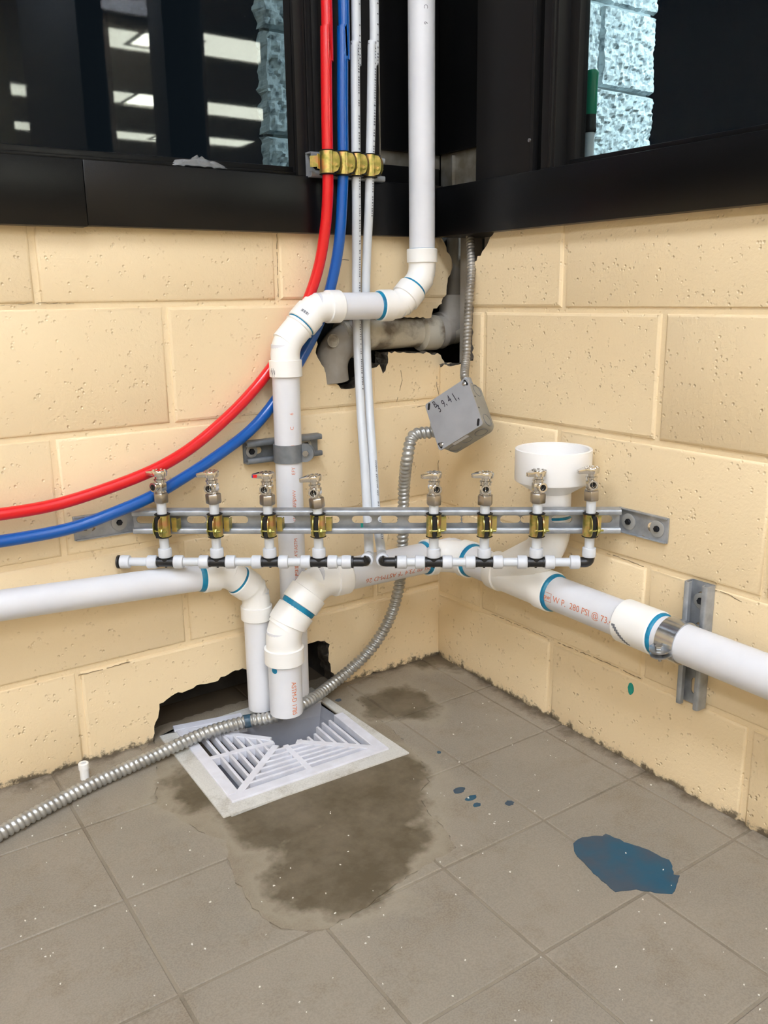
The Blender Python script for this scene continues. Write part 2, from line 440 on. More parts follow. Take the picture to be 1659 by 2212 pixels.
# broken openings (outlines measured on the wall faces)
def l2(px): q = PL(*px); return (q.x, q.z)
def r2(px): q = PR(*px); return (-q.y, q.z)
hole_up = [l2(q) for q in ((686,716),(715,682),(800,674),(880,684),(934,686),(937,668),(955,655),(964,636),(967,600),(978,576),(970,550),(951,512),(951,495))]
hole_up += [(.075, .90), (.075, .60)] + [l2(q) for q in ((975,781),(962,787),(952,768),(945,764),(840,760),(836,792),(829,806),(820,788),(806,794),(796,815),(764,841),(738,838),(712,815),(690,782),(684,762))]
hole_low = [l2(q) for q in ((333,1600),(337,1560),(345,1522),(385,1497),(425,1482),(470,1469),(500,1452),(540,1442),(600,1428),(655,1396),(672,1389),(695,1383),(711,1392),(709,1420),(717,1450),(726,1476),(746,1478),(800,1455),(838,1449))] + [(-.125, -.15), (-.66, -.15)]
notch_r = [(-.08, .93), (.21, .93)] + [r2(q) for q in ((1060,514),(1042,545),(1024,566),(1028,590),(1022,606),(1021,700),(1022,778),(1000,786))] + [(.0, .628), (-.08, .628)]
def cutter(poly, to3, n, depth, seed):
    """prism through the wall; its inner rim is displaced so that the break looks rough"""
    P = jag(poly, .0028, .007, seed); rnd = random.Random(seed+9); mb = MB(); k = len(P)
    rings = []
    for j, d in enumerate((-.03, .001, .012, .026, .06)):
        vs = []
        for q in P:
            a = rnd.uniform(-.004, .004) if j >= 2 else 0; b = rnd.uniform(-.004, .004) if j >= 2 else 0
            vs.append(to3(q[0]+a, q[1]+b)+n*d)
        rings += vs
    fs = [tuple(range(k)), tuple(range(4*k, 5*k))]
    fs += [(r_*k+i, r_*k+(i+1) % k, (r_+1)*k+(i+1) % k, (r_+1)*k+i) for r_ in range(4) for i in range(k)]
    mb.add(rings, fs); o = mb.build('cut', 'raw_concrete', None, smooth=0, tri=True)
    return o
toL = lambda x, z: V((x, 0, z)); toR = lambda u, z: V((0, -u, z))
CUT_L = [cutter(hole_up, toL, V((0, 1, 0)), .06, 3), cutter(hole_low, toL, V((0, 1, 0)), .06, 4)]
CUT_R = [cutter(notch_r, toR, V((1, 0, 0)), .06, 5)]
def bbox2(p): return min(a for a, b in p), max(a for a, b in p), min(b for a, b in p), max(b for a, b in p)
BB_L = [bbox2(hole_up), bbox2(hole_low)]; BB_R = [bbox2(notch_r)]

wl = MB()
wl.box((-LW, .004, -.14), (.045, .045, .90))
wl.box((-LW, -.0, .90), (-2.25, .16, CEIL)); wl.box((-2.25, 0, 2.4), (.0, .16, CEIL))
WL = wl.build('wall_left', ['cream_paint', 'raw_concrete'], None, smooth=0)
tag(WL, 'cream painted concrete block wall on the left with broken openings', 'wall', kind='structure')
wr = MB()
wr.box((.004, -RW, -.14), (.045, .004, .90))
wr.box((0, -RW, .90), (.16, -3.95, CEIL)); wr.box((0, -3.95, 2.4), (.16, 0, CEIL))
WR = wr.build('wall_right', ['cream_paint', 'raw_concrete'], None, smooth=0)
tag(WR, 'cream painted concrete block wall on the right', 'wall', kind='structure')
bool_cut(WL, CUT_L); bool_cut(WR, CUT_R)
def block(parent, u0, u1, z0, z1, to3, n, cuts, bbs, sgn):
    """one concrete block, softly rounded, n points into the wall"""
    rnd = random.Random(int(u0*1000)+int(z0*7000))
    mb = MB(); rings = []
    g = .0042; c = .0055
    for inset, d in ((c, 0), (.0018, .0016), (0, .0048), (0, .045)):
        pr = 0 if d else rnd.uniform(-.0006, .0006)
        a0, a1, b0, b1 = u0+g+inset, u1-g-inset, z0+g+inset, z1-g-inset
        rings.append([to3(a, b)+n*(d+pr if d < .04 else d) for a, b in ((a0, b0), (a1, b0), (a1, b1), (a0, b1))])
    vs = [p for r_ in rings for p in r_]
    fs = [(0, 1, 2, 3), (12, 13, 14, 15)]+[(k*4+i, k*4+(i+1) % 4, k*4+4+(i+1) % 4, k*4+4+i) for k in range(3) for i in range(4)]
    mb.add(vs, fs); o = mb.build('concrete_block', ['cream_paint', 'raw_concrete'], parent, smooth=0)
    use = []
    for cu, bb in zip(cuts, bbs):
        if sgn*u0 < 1e9:
            lo, hi = min(sgn*u0, sgn*u1), max(sgn*u0, sgn*u1)
            if hi > bb[0] and lo < bb[1] and z1 > bb[2] and z0 < bb[3]: use.append(cu)
    if use:
        bool_cut(o, use)
        if len(o.data.polygons) == 0: bpy.data.objects.remove(o, do_unlink=True); return
    else:
        for p in o.data.polygons: p.use_smooth = True
        o.data.set_sharp_from_angle(angle=R(40))
def courses(parent, Z, odd, even, end, start, to3, n, cuts, bbs, sgn):
    zz = [Z[0]-.2032]+Z
    for k in range(5):
        first = odd if k % 2 else even          # distance of the first upright joint from the corner
        us = [start]; u = first
        while u < end: us.append(u); u += .4064 if u > 1.0 else .411
        us.append(end)
        for a, b in zip(us, us[1:]):
            if b-a > .03: block(parent, a, b, zz[k], min(zz[k+1], .90), to3, n, cuts, bbs, sgn)
# left wall: u counts away from the corner (x = -u)
courses(WL, ZL, .1600, .3594, LW, -.045, lambda u, z: V((-u, 0, z)), V((0, 1, 0)), CUT_L, BB_L, -1)
courses(WR, ZR, .1426, .3446, RW, .0, lambda u, z: V((0, -u, z)), V((1, 0, 0)), CUT_R, BB_R, 1)
for c in CUT_L+CUT_R: bpy.data.objects.remove(c, do_unlink=True)
# back of the hollow wall, seen through the openings
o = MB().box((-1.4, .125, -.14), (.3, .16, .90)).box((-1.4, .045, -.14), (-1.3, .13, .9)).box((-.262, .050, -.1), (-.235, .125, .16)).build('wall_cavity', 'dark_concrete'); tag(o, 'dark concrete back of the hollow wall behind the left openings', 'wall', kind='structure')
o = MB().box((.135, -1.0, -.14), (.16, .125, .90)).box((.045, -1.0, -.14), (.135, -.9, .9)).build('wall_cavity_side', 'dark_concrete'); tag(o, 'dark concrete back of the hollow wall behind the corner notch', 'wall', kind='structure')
o = MB().box((-LW-.1, -RW, -.1), (-LW, .2, CEIL)).build('wall_far', 'far_wall'); tag(o, 'plain painted wall at the far left of the room', 'wall', kind='structure')
o = MB().box((-LW, -RW-.1, -.1), (.0, -RW, CEIL)).build('wall_rear', 'far_wall'); tag(o, 'plain painted wall behind the viewer', 'wall', kind='structure')
o = MB().box((-LW, -15, CEIL), (8, .16, CEIL+.1)).build('ceiling', 'ceiling_white'); tag(o, 'white ceiling holding the fluorescent panels', 'ceiling', kind='structure')

# ---- floor: slab, tiles with sunken joints, concrete patch
DX0, DX1, DY0, DY1 = -.632, -.325, -.292, -.012       # opening below the drain flange
sl = MB()
for lo, hi in (((-LW, -RW), (DX0, .2)), ((DX1, -RW), (.15, .2)), ((DX0, -RW), (DX1, DY0)), ((DX0, DY1), (DX1, .2))):
    vs = [V((x, y, zf(x, y)-.0016+dz)) for dz in (0, -.12) for x, y in ((lo[0], lo[1]), (hi[0], lo[1]), (hi[0], hi[1]), (lo[0], hi[1]))]
    sl.add(vs, [(0, 1, 2, 3), (4, 5, 6, 7), (0, 1, 5, 4), (1, 2, 6, 5), (2, 3, 7, 6), (3, 0, 4, 7)])
FLOOR = sl.build('floor', 'floor_joint', None, smooth=0); tag(FLOOR, 'worn grey brown tiled floor', 'floor', kind='structure')
o = MB().box((.15, -15, -.12), (8, 3, -.02)).build('floor_hall', 'hall_dark'); tag(o, 'dark floor beyond the right window', 'floor', kind='structure')
patch_px = [(336,1596),(338,1640),(340,1742),(400,1778),(440,1800),(484,1818),(492,1850),(512,1905),(545,1960),(592,2000),(640,2012),(694,2010),(765,1976),(815,1940),(868,1902),(930,1862),(982,1832),(962,1795),(925,1755),(905,1720),(925,1690),(908,1640),(862,1590),(790,1530),(745,1485)]
patch = [(PF(*q).x, PF(*q).y) for q in patch_px]+[(-.17, .0), (-.17, .05), (-.68, .05), (-.68, -.02)]
def prism_on_floor(poly, z0, z1):
    n = len(poly); mb = MB()
    mb.add([V((x, y, zf(x, y)+z1)) for x, y in poly]+[V((x, y, zf(x, y)+z0)) for x, y in poly], [tuple(range(n)), tuple(range(n, 2*n))]+[(i, (i+1) % n, n+(i+1) % n, n+i) for i in range(n)])
    return mb
hole = prism_on_floor([(DX0, DY0), (DX1, DY0), (DX1, DY1), (DX0, DY1)], -.1, .1).build('cut', 'floor_patch', None, smooth=0)
pcut = prism_on_floor(jag(patch, .004, .012, 2), -.05, .05).build('cut', 'floor_tile', None, smooth=0, tri=True)
TX = [-.829+.1962*k for k in range(-14, 6)]; TY = [-.381+.1962*k for k in range(-18, 4)]
rnd = random.Random(5)
for i in range(len(TX)-1):
    for j in range(len(TY)-1):
        x0, x1, y0, y1 = TX[i]+.0022, min(TX[i+1]-.0022, .02), TY[j]+.0022, min(TY[j+1]-.0022, .12)
        if x1-x0 < .01 or y1-y0 < .01: continue
        far = x1 < -1.6 or y1 < -1.45
        if far and (x1 < -2.6 or y1 < -2.9): continue
        dz = rnd.uniform(-.0003, .0003); b = .0014
        vs = []
        for ins, z in ((b, dz), (0, -.0010), (0, -.006)):
            vs += [V((x, y, zf(x, y)+z)) for x, y in ((x0+ins, y0+ins), (x1-ins, y0+ins), (x1-ins, y1-ins), (x0+ins, y1-ins))]
        fs = [(0, 1, 2, 3), (8, 9, 10, 11)]+[(k*4+a, k*4+(a+1) % 4, k*4+4+(a+1) % 4, k*4+4+a) for k in range(2) for a in range(4)]
        t = MB().add(vs, fs).build('floor_tile', 'floor_tile', FLOOR, smooth=0)
        if x1 > -.72 and x0 < -.15 and y1 > -.75:
            bool_cut(t, [pcut])
            if len(t.data.polygons) == 0: bpy.data.objects.remove(t, do_unlink=True)
bpy.data.objects.remove(pcut, do_unlink=True)
pt = prism_on_floor(jag(patch, .003, .010, 6), -.01, .0002).build('concrete_patch', 'floor_patch', FLOOR, smooth=0, tri=True)
bool_cut(pt, [hole]); bpy.data.objects.remove(hole, do_unlink=True)
pt['label'] = 'dark patched concrete around the floor sink'

# ---- black window sills and frames
def trim(n, lo, hi, label, m='black_trim', bev=.002):
    return tag(MB().box(lo, hi).build('trim_%d' % n, m, None, bevel=bev), label, 'trim', kind='structure')
xs = PL(183, 400, .02).x
trim(1, (xs, -.02, .879), (-.002, .20, .974), 'black metal window sill on the left wall')
trim(2, (-LW, -.0225, .877), (xs-.0008, .20, .974), 'black metal sill section overlapping at the left edge')
trim(3, (-.02, -RW, .879), (.16, -.0215, .970), 'black metal window sill on the right wall')
def part(name, lo, hi, m, parent, bev=.0015): return MB().box(lo, hi).build(name, m, parent, bevel=bev)
WZ = .975; WT = 2.4
w1 = thing('window_1', (-.3, .0, WZ), 'left window with dark reflecting glass above the black sill', 'window', kind='structure')
GL = .05        # depth of the left glass behind the wall face
part('jamb', (-.317, -.004, WZ), (-.140, .022, WT), 'black_frame', w1)
for a, b, y in ((-.317, -.300, -.012), (-.292, -.286, -.008), (-.280, -.268, -.0095)): part('jamb_rib', (a, y, WZ), (b, .0, WT), 'black_frame', w1, .001)
part('edge_strip', (-.1405, -.0065, WZ), (-.138, .05, WT), 'bare_aluminium', w1, .0005)
part('bottom_rail', (-2.25, .005, WZ), (-.317, .06, WZ+.016), 'black_trim', w1); part('back_rail', (-2.25, GL-.02, WZ), (-.14, GL+.02, WZ+.02), 'black_trim', w1); part('back_stile', (-.16, GL-.02, WZ), (-.138, GL+.02, WT), 'black_trim', w1)
part('glazing_bead', (-2.25, -.004, WZ), (-.317, .004, WZ+.006), 'black_trim', w1, .001)
part('top_rail', (-2.25, .0, WT-.05), (-.317, .08, WT), 'black_frame', w1)
part('end_jamb', (-2.25, -.004, WZ), (-2.19, .19, WT), 'black_frame', w1)
part('glass_pane', (-2.2, GL, WZ+.005), (-.15, GL+.006, WT), 'window_glass', w1, 0)
w2 = thing('window_2', (.0, -.4, WZ), 'right window showing pale rough stonework outside', 'window', kind='structure')
part('jamb', (-.004, -.262, WZ-.005), (.07, -.118, WT), 'black_frame', w2)
part('groove_strip', (.004, -.290, WZ-.005), (.045, -.262, WT), 'black_trim', w2)
part('jamb_rib', (-.0075, -.270, WZ-.005), (.01, -.263, WT), 'black_frame', w2, .001)
part('sash_stile', (-.008, -.322, WZ-.005), (.040, -.290, WT), 'black_frame', w2)
part('sash_rib', (-.013, -.318, WZ-.005), (.01, -.311, WT), 'black_frame', w2, .001)
part('inner_stile', (.018, -.343, WZ-.005), (.041, -.322, WT), 'black_frame', w2)
part('bottom_rail', (.002, -3.95, WZ-.005), (.06, -.345, WZ+.006), 'black_trim', w2)
part('mullion', (-.03, -1.31, WZ), (.10, -1.19, WT), 'black_frame', w2)
part('pier', (-.02, -2.90, WZ), (.10, -2.06, WT), 'black_frame', w2)
part('top_rail', (.0, -3.95, WT-.05), (.08, -.345, WT), 'black_frame', w2)
for a, b in ((-1.20, -.33), (-2.07, -1.30), (-3.95, -2.89)): part('glass_pane', (.030, a, WZ), (.036, b, WT), 'window_glass', w2, 0)
sc = MB().lathe(PR(1144, 303, .0078), V((-1, 0, 0)), [(0, .0035), (.0015, .003), (.002, .001)], 14).build('screw', 'bolt_steel', w2)
# corner post between the windows, its black cover ending above the sill
w3 = thing('trim_4', (0, 0, WZ), 'black corner post with bare metal showing at its foot', 'trim', kind='structure')
part('cover_left', (-.138, .012, 1.036), (.012, .05, WT), 'black_trim', w3)
part('cover_right', (.012, -.118, 1.036), (.05, .012, WT), 'black_trim', w3)
part('bare_left', (-.138, .022, 1.010), (.022, .05, 1.036), 'bare_aluminium', w3, .0005)
part('skirt_left', (-.138, .014, WZ-.002), (.014, .05, 1.010), 'black_trim', w3)
part('bare_right', (.020, -.118, WZ-.006), (.05, .016, 1.036), 'bare_aluminium', w3, .0005)
part('bare_lip', (.012, -.030, WZ-.006), (.02, -.026, 1.03), 'bare_aluminium', w3, .0005)
part('core', (-.138, .05, WZ), (.10, .10, WT), 'black_trim', w3, 0); part('core', (.05, -.118, WZ), (.10, .05, WT), 'black_trim', w3, 0)

# ---- split-face stonework outside the windows, one block per stone
EY = .34
xl = CAM.x + (EY-CAM.y)/ray(568, 200).y*ray(568, 200).x
xr = CAM.x + (EY-CAM.y)/ray(1409, 150).y*ray(1409, 150).x
zj = (CAM + ray(1340, 198)*((EY-CAM.y)/ray(1340, 198).y)).z
WX = MB().box((xl+.02, EY+.0, -.1), (xr-.02, EY+.045, 2.6)).build('wall_outside', 'stone_joint', None, smooth=0); tag(WX, 'pale rough stone pier standing outside the windows', 'wall', kind='structure')
rs = random.Random(11)
from mathutils import noise as mn
for k in range(-3, 5):
    z0, z1 = zj+k*.2032+.0025, zj+(k+1)*.2032-.0025
    cuts = [xl, xl+.40, xl+.80, xr] if k % 2 else [xl, xl+.20, xl+.60, xl+1.0, xr]
    for a, b in zip(cuts, cuts[1:]):
        if b-a < .05: continue
        a2, b2 = a+(.004 if a > xl else 0), b-(.004 if b < xr else 0)
        nx, nz = max(6, int((b2-a2)/.006)), 34; vs = []; off = V((rs.random()*9, 0, rs.random()*9))
        for iz in range(nz+1):
            for ix in range(nx+1):
                x = a2+(b2-a2)*ix/nx; z = z0+(z1-z0)*iz/nz
                edge = min(ix, nx-ix, iz, nz-iz)
                h = .008*mn.noise(V((x, 0, z))*20+off)+.007*mn.noise(V((x, 0, z))*60+off)+.005*mn.noise(V((x, 0, z))*140+off)
                y = EY-.012-h if edge else EY+.001
                dx = 0
                if (ix == 0 and a == xl) or (ix == nx and b == xr): dx = .010*mn.noise(V((0, 3, z))*40+off)+.006*mn.noise(V((0, 3, z))*110+off); y = EY+.02
                vs.append(V((x+dx, y, z)))
        w = nx+1
        MB().add(vs, [(j*w+i, j*w+i+1, (j+1)*w+i+1, (j+1)*w+i) for j in range(nz) for i in range(nx)]).build('stone_block', 'split_stone', WX, smooth=0)
# unseen lamp added outside the windows to brighten the stonework
t = thing('added_stone_lamp', (1.3, -.35, 1.95), 'unseen cool lamp added outside to brighten the stonework', 'lamp')
MB().box((1.15, -.47, 1.96), (1.45, -.23, 2.04)).build('housing', 'black_frame', t, bevel=.01)
MB().box((1.17, -.45, 1.95), (1.43, -.25, 1.959)).build('lens', 'added_stone_lamp', t)
# fluorescent panels of the hall beyond the right window, mirrored in the left glass
HLS = ['large bright ceiling panel mirrored high in the left glass between the dark bars', 'middle one of the ceiling panels mirrored between the dark bars', 'lowest small ceiling panel mirrored between the dark bars', 'tall bright ceiling panel mirrored right of the second dark bar', 'long ceiling panel mirrored halfway up beside the tube reflections', 'low ceiling panel mirrored above the plastic film', 'upper ceiling panel mirrored at the left edge of the glass', 'lower ceiling panel mirrored at the left edge of the glass']
def mirrored(px, py):
    q = ray(px, py); t_ = (CEIL-CAM.z)/q.z; p = CAM+q*t_; return p.x, 2*GL-p.y
for HL, (px, py, lx, ly) in zip(HLS, ((262, 78, 1.25, .62), (250, 204, 1.1, .6), (318, 293, 1.1, .6), (455, 92, 1.3, .7), (505, 236, 2.6, .7), (440, 299, 1.4, .6), (50, 190, .6, .6), (52, 268, .6, .6))):
    x, y = mirrored(px, py); fixture(x, y, 'hall_diffuser', HL, lx, ly)

# ================================================================== PIPES
X, Y, Z = V((1, 0, 0)), V((0, 1, 0)), V((0, 0, 1))
def facing(p, a):
    """radial direction at p, square to a, that looks at the viewpoint"""
    q = CAM-p; return (q-a*q.dot(a)).normalized()
def rot(v, a, deg): return Matrix.Rotation(R(deg), 3, a) @ v

# ---- 1. pipe from above with the offset
r15 = .02415; r20 = .03015
yv = -.062
pt_ = PL(911, 300, .062); zo = PL(780, 661, .062).z; pb = PL(622, 960, .055)
T1 = thing('offset_drain_pipe', (pb.x, -.055, .0), 'white plastic pipe dropping from above and jogging left through four elbows', 'pipe')
D1, D2 = .052, .062
v1 = V((pt_.x, yv, zo+D1)); v2 = V((pt_.x-D1, yv, zo)); v3 = V((pb.x+D2, yv, zo)); v4 = V((pb.x, yv+.004, zo-D2))
low = V((pb.x-.003, -.055, .012))
top = pipe(T1, v1, V((pt_.x, yv, CEIL)), r15); pipe(T1, v2, v3, r15); lowp = pipe(T1, low, v4, r15, hollow=.004)
pipe(T1, v1, v2, r15*1.05, 'nipple', 'pvc_fitting'); pipe(T1, v3, v4, r15*1.05, 'nipple', 'pvc_fitting')
dg = (v2-v1).normalized(); dg2 = (v4-v3).normalized()
e1 = elbow(T1, v1, Z, dg, .050, .034, r15, .026, .045, (.5, 0), hubs=(1, 0)); e2 = elbow(T1, v2, -dg, -X, .042, .046, r15, .024, .045, (1.3, 1.3), hubs=(1, 1))
e3 = elbow(T1, v3, X, dg2, .048, .040, r15, .026, .05, (.6, 1)); e4 = elbow(T1, v4, -dg2, -Z, .040, .055, r15, .027, .05, (0, .4), hubs=(0, 1))
# bar code printed on the third elbow and smudged print on the fourth
ax = dg2; o_ = v3+dg2*.028; n0 = rot(facing(o_, ax), ax, 18)
up = n0.cross(ax); bc = MB()
for i in range(11):
    th = (i-5)*.05; w_ = .0006+.0005*((i*7) % 3)
    n_ = n0*math.cos(th)+up*math.sin(th); s_ = -n0*math.sin(th)+up*math.cos(th)
    bc.obox(o_+n_*(r15*1.187), ax, s_, n_, .005, w_, .0004)
bc.build('bar_code', 'print_grey', e3, smooth=0)
o_ = v4-Z*.047; n0 = rot(facing(o_, Z), Z, -52); sm = MB()
for i in range(7):
    th = (i-3)*.06; n_ = rot(n0, Z, math.degrees(th)); sm.obox(o_+n_*(r15*1.187)+Z*(.004*math.sin(i*2.1)), Z, Z.cross(n_), n_, .007, .0007, .0004)
sm.build('smudged_print', 'ink_black', e4, smooth=0)
# lettering: grey on the upper pipe, orange on the lower one
c_ = V((pt_.x, yv, 0)); n0 = rot(facing(V((pt_.x, yv, 1.1)), Z), Z, 18)
for s_, py in (('C', 8), ('6', 45)): print_on(top, s_, V((pt_.x, yv, PL(905, py, .07).z-.004)), -Z, n0, r15, .010, 'print_grey', 1)
axl = (v4-low).normalized()
def on_low(py): 
    z = PL(628, py, .075).z; return low+axl*((z-low.z)/axl.z)
nl = rot(facing(low+Z*.4, Z), Z, 19)
for s_, py in (('6', 896), ('C', 928), ('D-1', 976), ('EFY', 1025), ('DWV', 1083), ('(NSF)', 1104), ('D-2665', 1148), ('ASTM', 1188), ('@ 73.4°F', 1228), ('PSI', 1244), ('W.P. 330', 1258), ('PVC 40', 1292)):
    print_on(lowp, s_, on_low(py), axl, nl, r15, .0088, 'print_orange', 1.0)

# ---- 2. pipe from the left that turns down into the floor sink
q1 = PL(0, 1308, .05); q2 = PL(420, 1248, .05); bt = PL(565, 1527, .05)
hd = (q2-q1).normalized(); hd.y = 0; hd.normalize()
g1 = q1+hd*((PL(492, 1240, .05).x-q1.x)/hd.x); vb = V((bt.x, -.05, 0)); dlt = vb.x-g1.x; g2 = V((bt.x, -.05, g1.z-dlt*.85))
T2 = thing('side_drain_pipe', (bt.x, -.05, bt.z), 'white plastic pipe along the left wall turning down into the floor sink', 'pipe')
pipe(T2, q1-hd*2.2, g1, r15); pipe(T2, V((bt.x, -.05, bt.z)), g2, r15, hollow=.004)
dd = (g2-g1).normalized()
pipe(T2, g1, g2, r15*1.05, 'nipple', 'pvc_fitting')
elbow(T2, g1, -hd, dd, .048, .038, r15, .027, .05, (1.6, 0), hubs=(1, 0)); elbow(T2, g2, -dd, -Z, .042, .052, r15, .026, .045, (1.2, .6))

# ---- 3. waste pipe: right wall, wye with funnel cup, diagonal run, drop into the sink
xw = -.060
pa = PR(1240, 1297, .06); pbb = PR(1600, 1438, .06)
wd_ = (pbb-pa).normalized(); wd_.x = 0; wd_.normalize()          # towards the viewer along the right wall
def on_right(px, py):
    q = PR(px, py, .06); s_ = (q.y-pa.y)/wd_.y; return pa+wd_*s_
E0 = on_right(975, 1222)
S0 = V((-.434, -.108, 0)); 
dv = (S0-V((E0.x, E0.y, 0))).normalized()
T3 = thing('waste_pipe', (S0.x, S0.y, .0), 'thick white waste pipe along the right wall carrying an open funnel cup', 'pipe')
zD = PL(800, 1255, .2).z
zb = .062
DD = .070
Sd = V((S0.x, S0.y, 0)); h1 = V((S0.x, S0.y, 0))-dv*DD
k1 = V((h1.x, h1.y, E0.z-.002)); k2 = V((S0.x, S0.y, k1.z-DD*1.12)); 
stub_end = V((S0.x, S0.y, PD(620, 1535, 1.6).z))
far_end = E0+wd_*2.0
coup = on_right(1385, 1352)
rp = pipe(T3, E0, far_end, r20)
dp = pipe(T3, E0, k1, r20); sp_ = pipe(T3, stub_end, k2, r20, hollow=.004)
pipe(T3, k1, k2, r20*1.05, 'nipple', 'pvc_fitting')
dk = (k2-k1).normalized()
elbow(T3, E0, wd_, (k1-E0), .062, .062, r20, .024, .09, (1.5, 1.5))
elbow(T3, k1, -(k1-E0), dk, .062, .052, r20, .030, .06, (0, 2.2)); elbow(T3, k2, -dk, -Z, .042, .062, r20, .030, .06, (0, .8))
cp = MB().lathe(coup-wd_*.034, wd_, [(0, r20*1.1), (.002, r20*1.17), (.066, r20*1.17), (.068, r20*1.1)], 36).build('coupling', 'pvc_fitting', T3)
MB().lathe(coup+wd_*.031, wd_, [(0, r20*1.02), (.002, r20*1.11), (.006, r20*1.10), (.0085, r20*1.012)], 36).build('primer_ring', 'primer_blue', cp)
sm = MB(); n0 = rot(facing(coup, wd_), wd_, 42)
for i in range(9):
    n_ = rot(n0, wd_, i*6-20); sm.obox(coup+wd_*(-.026+.0030*i)+n_*(r20*1.173), wd_, wd_.cross(n_), n_, .0065, .0036, .0004)
sm.build('ink_smudge', 'print_grey', cp, smooth=0)
# wye: straight body, collars, rising branch
wc = on_right(1130, 1262); wa = on_right(1068, 1243); wb = on_right(1196, 1281)
L_ = (wb-wa).length
wy = MB().lathe(wa, wd_, [(0, r20*1.12), (.002, r20*1.19), (.024, r20*1.19), (.026, r20*1.1), (L_-.030, r20*1.1), (L_-.028, r20*1.19), (L_-.002, r20*1.19), (L_, r20*1.12)], 36).build('wye', 'pvc_fitting', T3, smooth=50)
MB().lathe(wb-wd_*.002, wd_, [(0, r20*1.02), (.002, r20*1.12), (.006, r20*1.11), (.009, r20*1.012)], 36).build('primer_ring', 'primer_blue', wy)
cupc = PR(1198, 970, .062); cx, cy = -.064, cupc.y
b0 = wa+wd_*.022; rise = V((cx, cy, 0))-V((b0.x, b0.y, 0)); bv = V((cx, cy, b0.z+rise.length*.60)); 
neck_z = PR(1203, 1098, .064).z
br = resample(fillet(b0, bv, V((cx, cy, neck_z)), .075, 16), .006)
MB().tube(br, r20*1.1, 36).build('branch', 'pvc_fitting', wy, smooth=50)
MB().lathe(V((cx, cy, neck_z-.016)), Z, [(0, r20*1.11), (.004, r20*1.13), (.007, r20*1.02)], 36).build('primer_ring', 'primer_blue', wy)
# funnel cup (reducer)
zt = PR(1198, 968, .064).z; rc = .0640; nk = r20*1.06
c1 = PR(1203, 1060, .064).z+.010; c0 = PR(1203, 1050, .064).z-.013
hh = zt-neck_z
cup = MB().lathe(V((cx, cy, neck_z-.004)), Z, [(0, nk), (hh*.30, nk), (hh*.30+.001, nk*1.03), (hh*.50, rc*.985), (hh*.52, rc), (hh+.003, rc), (hh+.004, rc-.0015), (hh+.003, rc-.0055), (hh*.54, rc-.006), (hh*.34, nk-.006), (.0, nk-.006)], 56, closed=True).build('funnel_cup', 'pvc_cup', T3, smooth=32)
# lettering
nR = rot(facing(on_right(1270, 1320), wd_), wd_, 22)
bx = MB(); o_ = on_right(1205, 1285); upR = nR.cross(wd_)
def lx(px): return on_right(px, 1297+(px-1240)*.39)
for a_, b_, w2, h2 in ((0, .0075, .0210, .0006), (0, -.0075, .0210, .0006)):
    th = b_/r20; n_ = nR*math.cos(th)+upR*math.sin(th); bx.obox(lx(1203)+wd_*.006+n_*(r20+.0003), wd_, wd_.cross(n_), n_, .018, .0006, .0003)
for k in (-1, 1):
    for j in range(5):
        th = (j-2)*.003/r20; n_ = nR*math.cos(th)+upR*math.sin(th); bx.obox(lx(1203)+wd_*(.006+k*.009)+n_*(r20+.0003), wd_, wd_.cross(n_), n_, .0006, .0032, .0003)
bx.build('print_frame', 'print_orange', rp, smooth=0)
print_on(rp, 'pw', lx(1203)-wd_*.0015, wd_, nR, r20, .0125, 'print_orange_bold', 1.0)
print_on(rp, 'W P.  280 PSI @ 73.4 °F  ASTM', lx(1221), wd_, nR, r20, .0150, 'print_orange', .98)
dD = (k1-E0).normalized(); nD = rot(facing(k1.lerp(E0, .5), dD), dD, -40)
print_on(dp, 'PSI @ 73.4 °F ASTM-D 26', E0+dD*.068, dD, nD, r20, .0145, 'print_orange', .95)
nS = rot(facing(stub_end, Z), Z, 28)
print_on(sp_, 'ASTM-D 1785', stub_end+Z*.070, -Z, nS, r20, .0130, 'print_orange_bold', .85)
bl = MB().lathe(k2-Z*.069+rot(facing(k2, Z), Z, -38)*(r20+.0001), rot(facing(k2, Z), Z, -38), [(0, .006), (.0005, .003)], 12).build('primer_drip', 'primer_blue', sp_)

# ---- 4. old grey pipe set in the broken wall
oy = .020
T4 = thing('old_grey_pipe', (PL(860, 722, -.02).x, oy, .6), 'old dirty grey pipe running inside the broken wall opening', 'pipe')
oz = PL(850, 722, -.02).z; ra = .0305
ol = PL(735, 722, -.02).x; orr = PL(1000, 712, -.02).x
va = V((ol, oy, oz)); vb_ = V((orr-.012, oy+.014, oz+.004))
pipe(T4, va, vb_, ra, m='old_pipe')
s_end = V((ol-.030, oy+.002, oz-.115)); pipe(T4, V((ol-.030, oy+.010, oz-.05)), V((ol-.020, oy+.016, PL(725, 815, -.03).z)), ra*.93, 'pipe', 'old_elbow')
oe = elbow(T4, V((ol-.028, oy, oz-.004)), X, V((.10, .02, -1)), .062, .080, ra*1.0, .020, .055, (0, 0), m='old_elbow', hubs=(1, 0))
n0 = facing(V((ol-.03, oy, oz-.03)), X); 
MB().lathe(PL(719, 736, .008), -Y+Z*.1, [(0, .0125), (.0015, .0125), (.0016, .0105), (.0004, .0100)], 24).build('plug', 'old_pipe', oe)
MB().lathe(V((PL(905, 720, -.02).x, oy, oz)), X, [(0, ra*1.05), (.002, ra*1.16), (.040, ra*1.16), (.043, ra*1.04)], 32).build('hub', 'old_pipe', T4)
MB().lathe(V((PL(943, 718, -.02).x, oy+.004, oz)), X, [(0, ra*1.02), (.002, ra*1.10), (.016, ra*1.10), (.018, ra*1.02)], 32).build('band', 'old_elbow', T4)
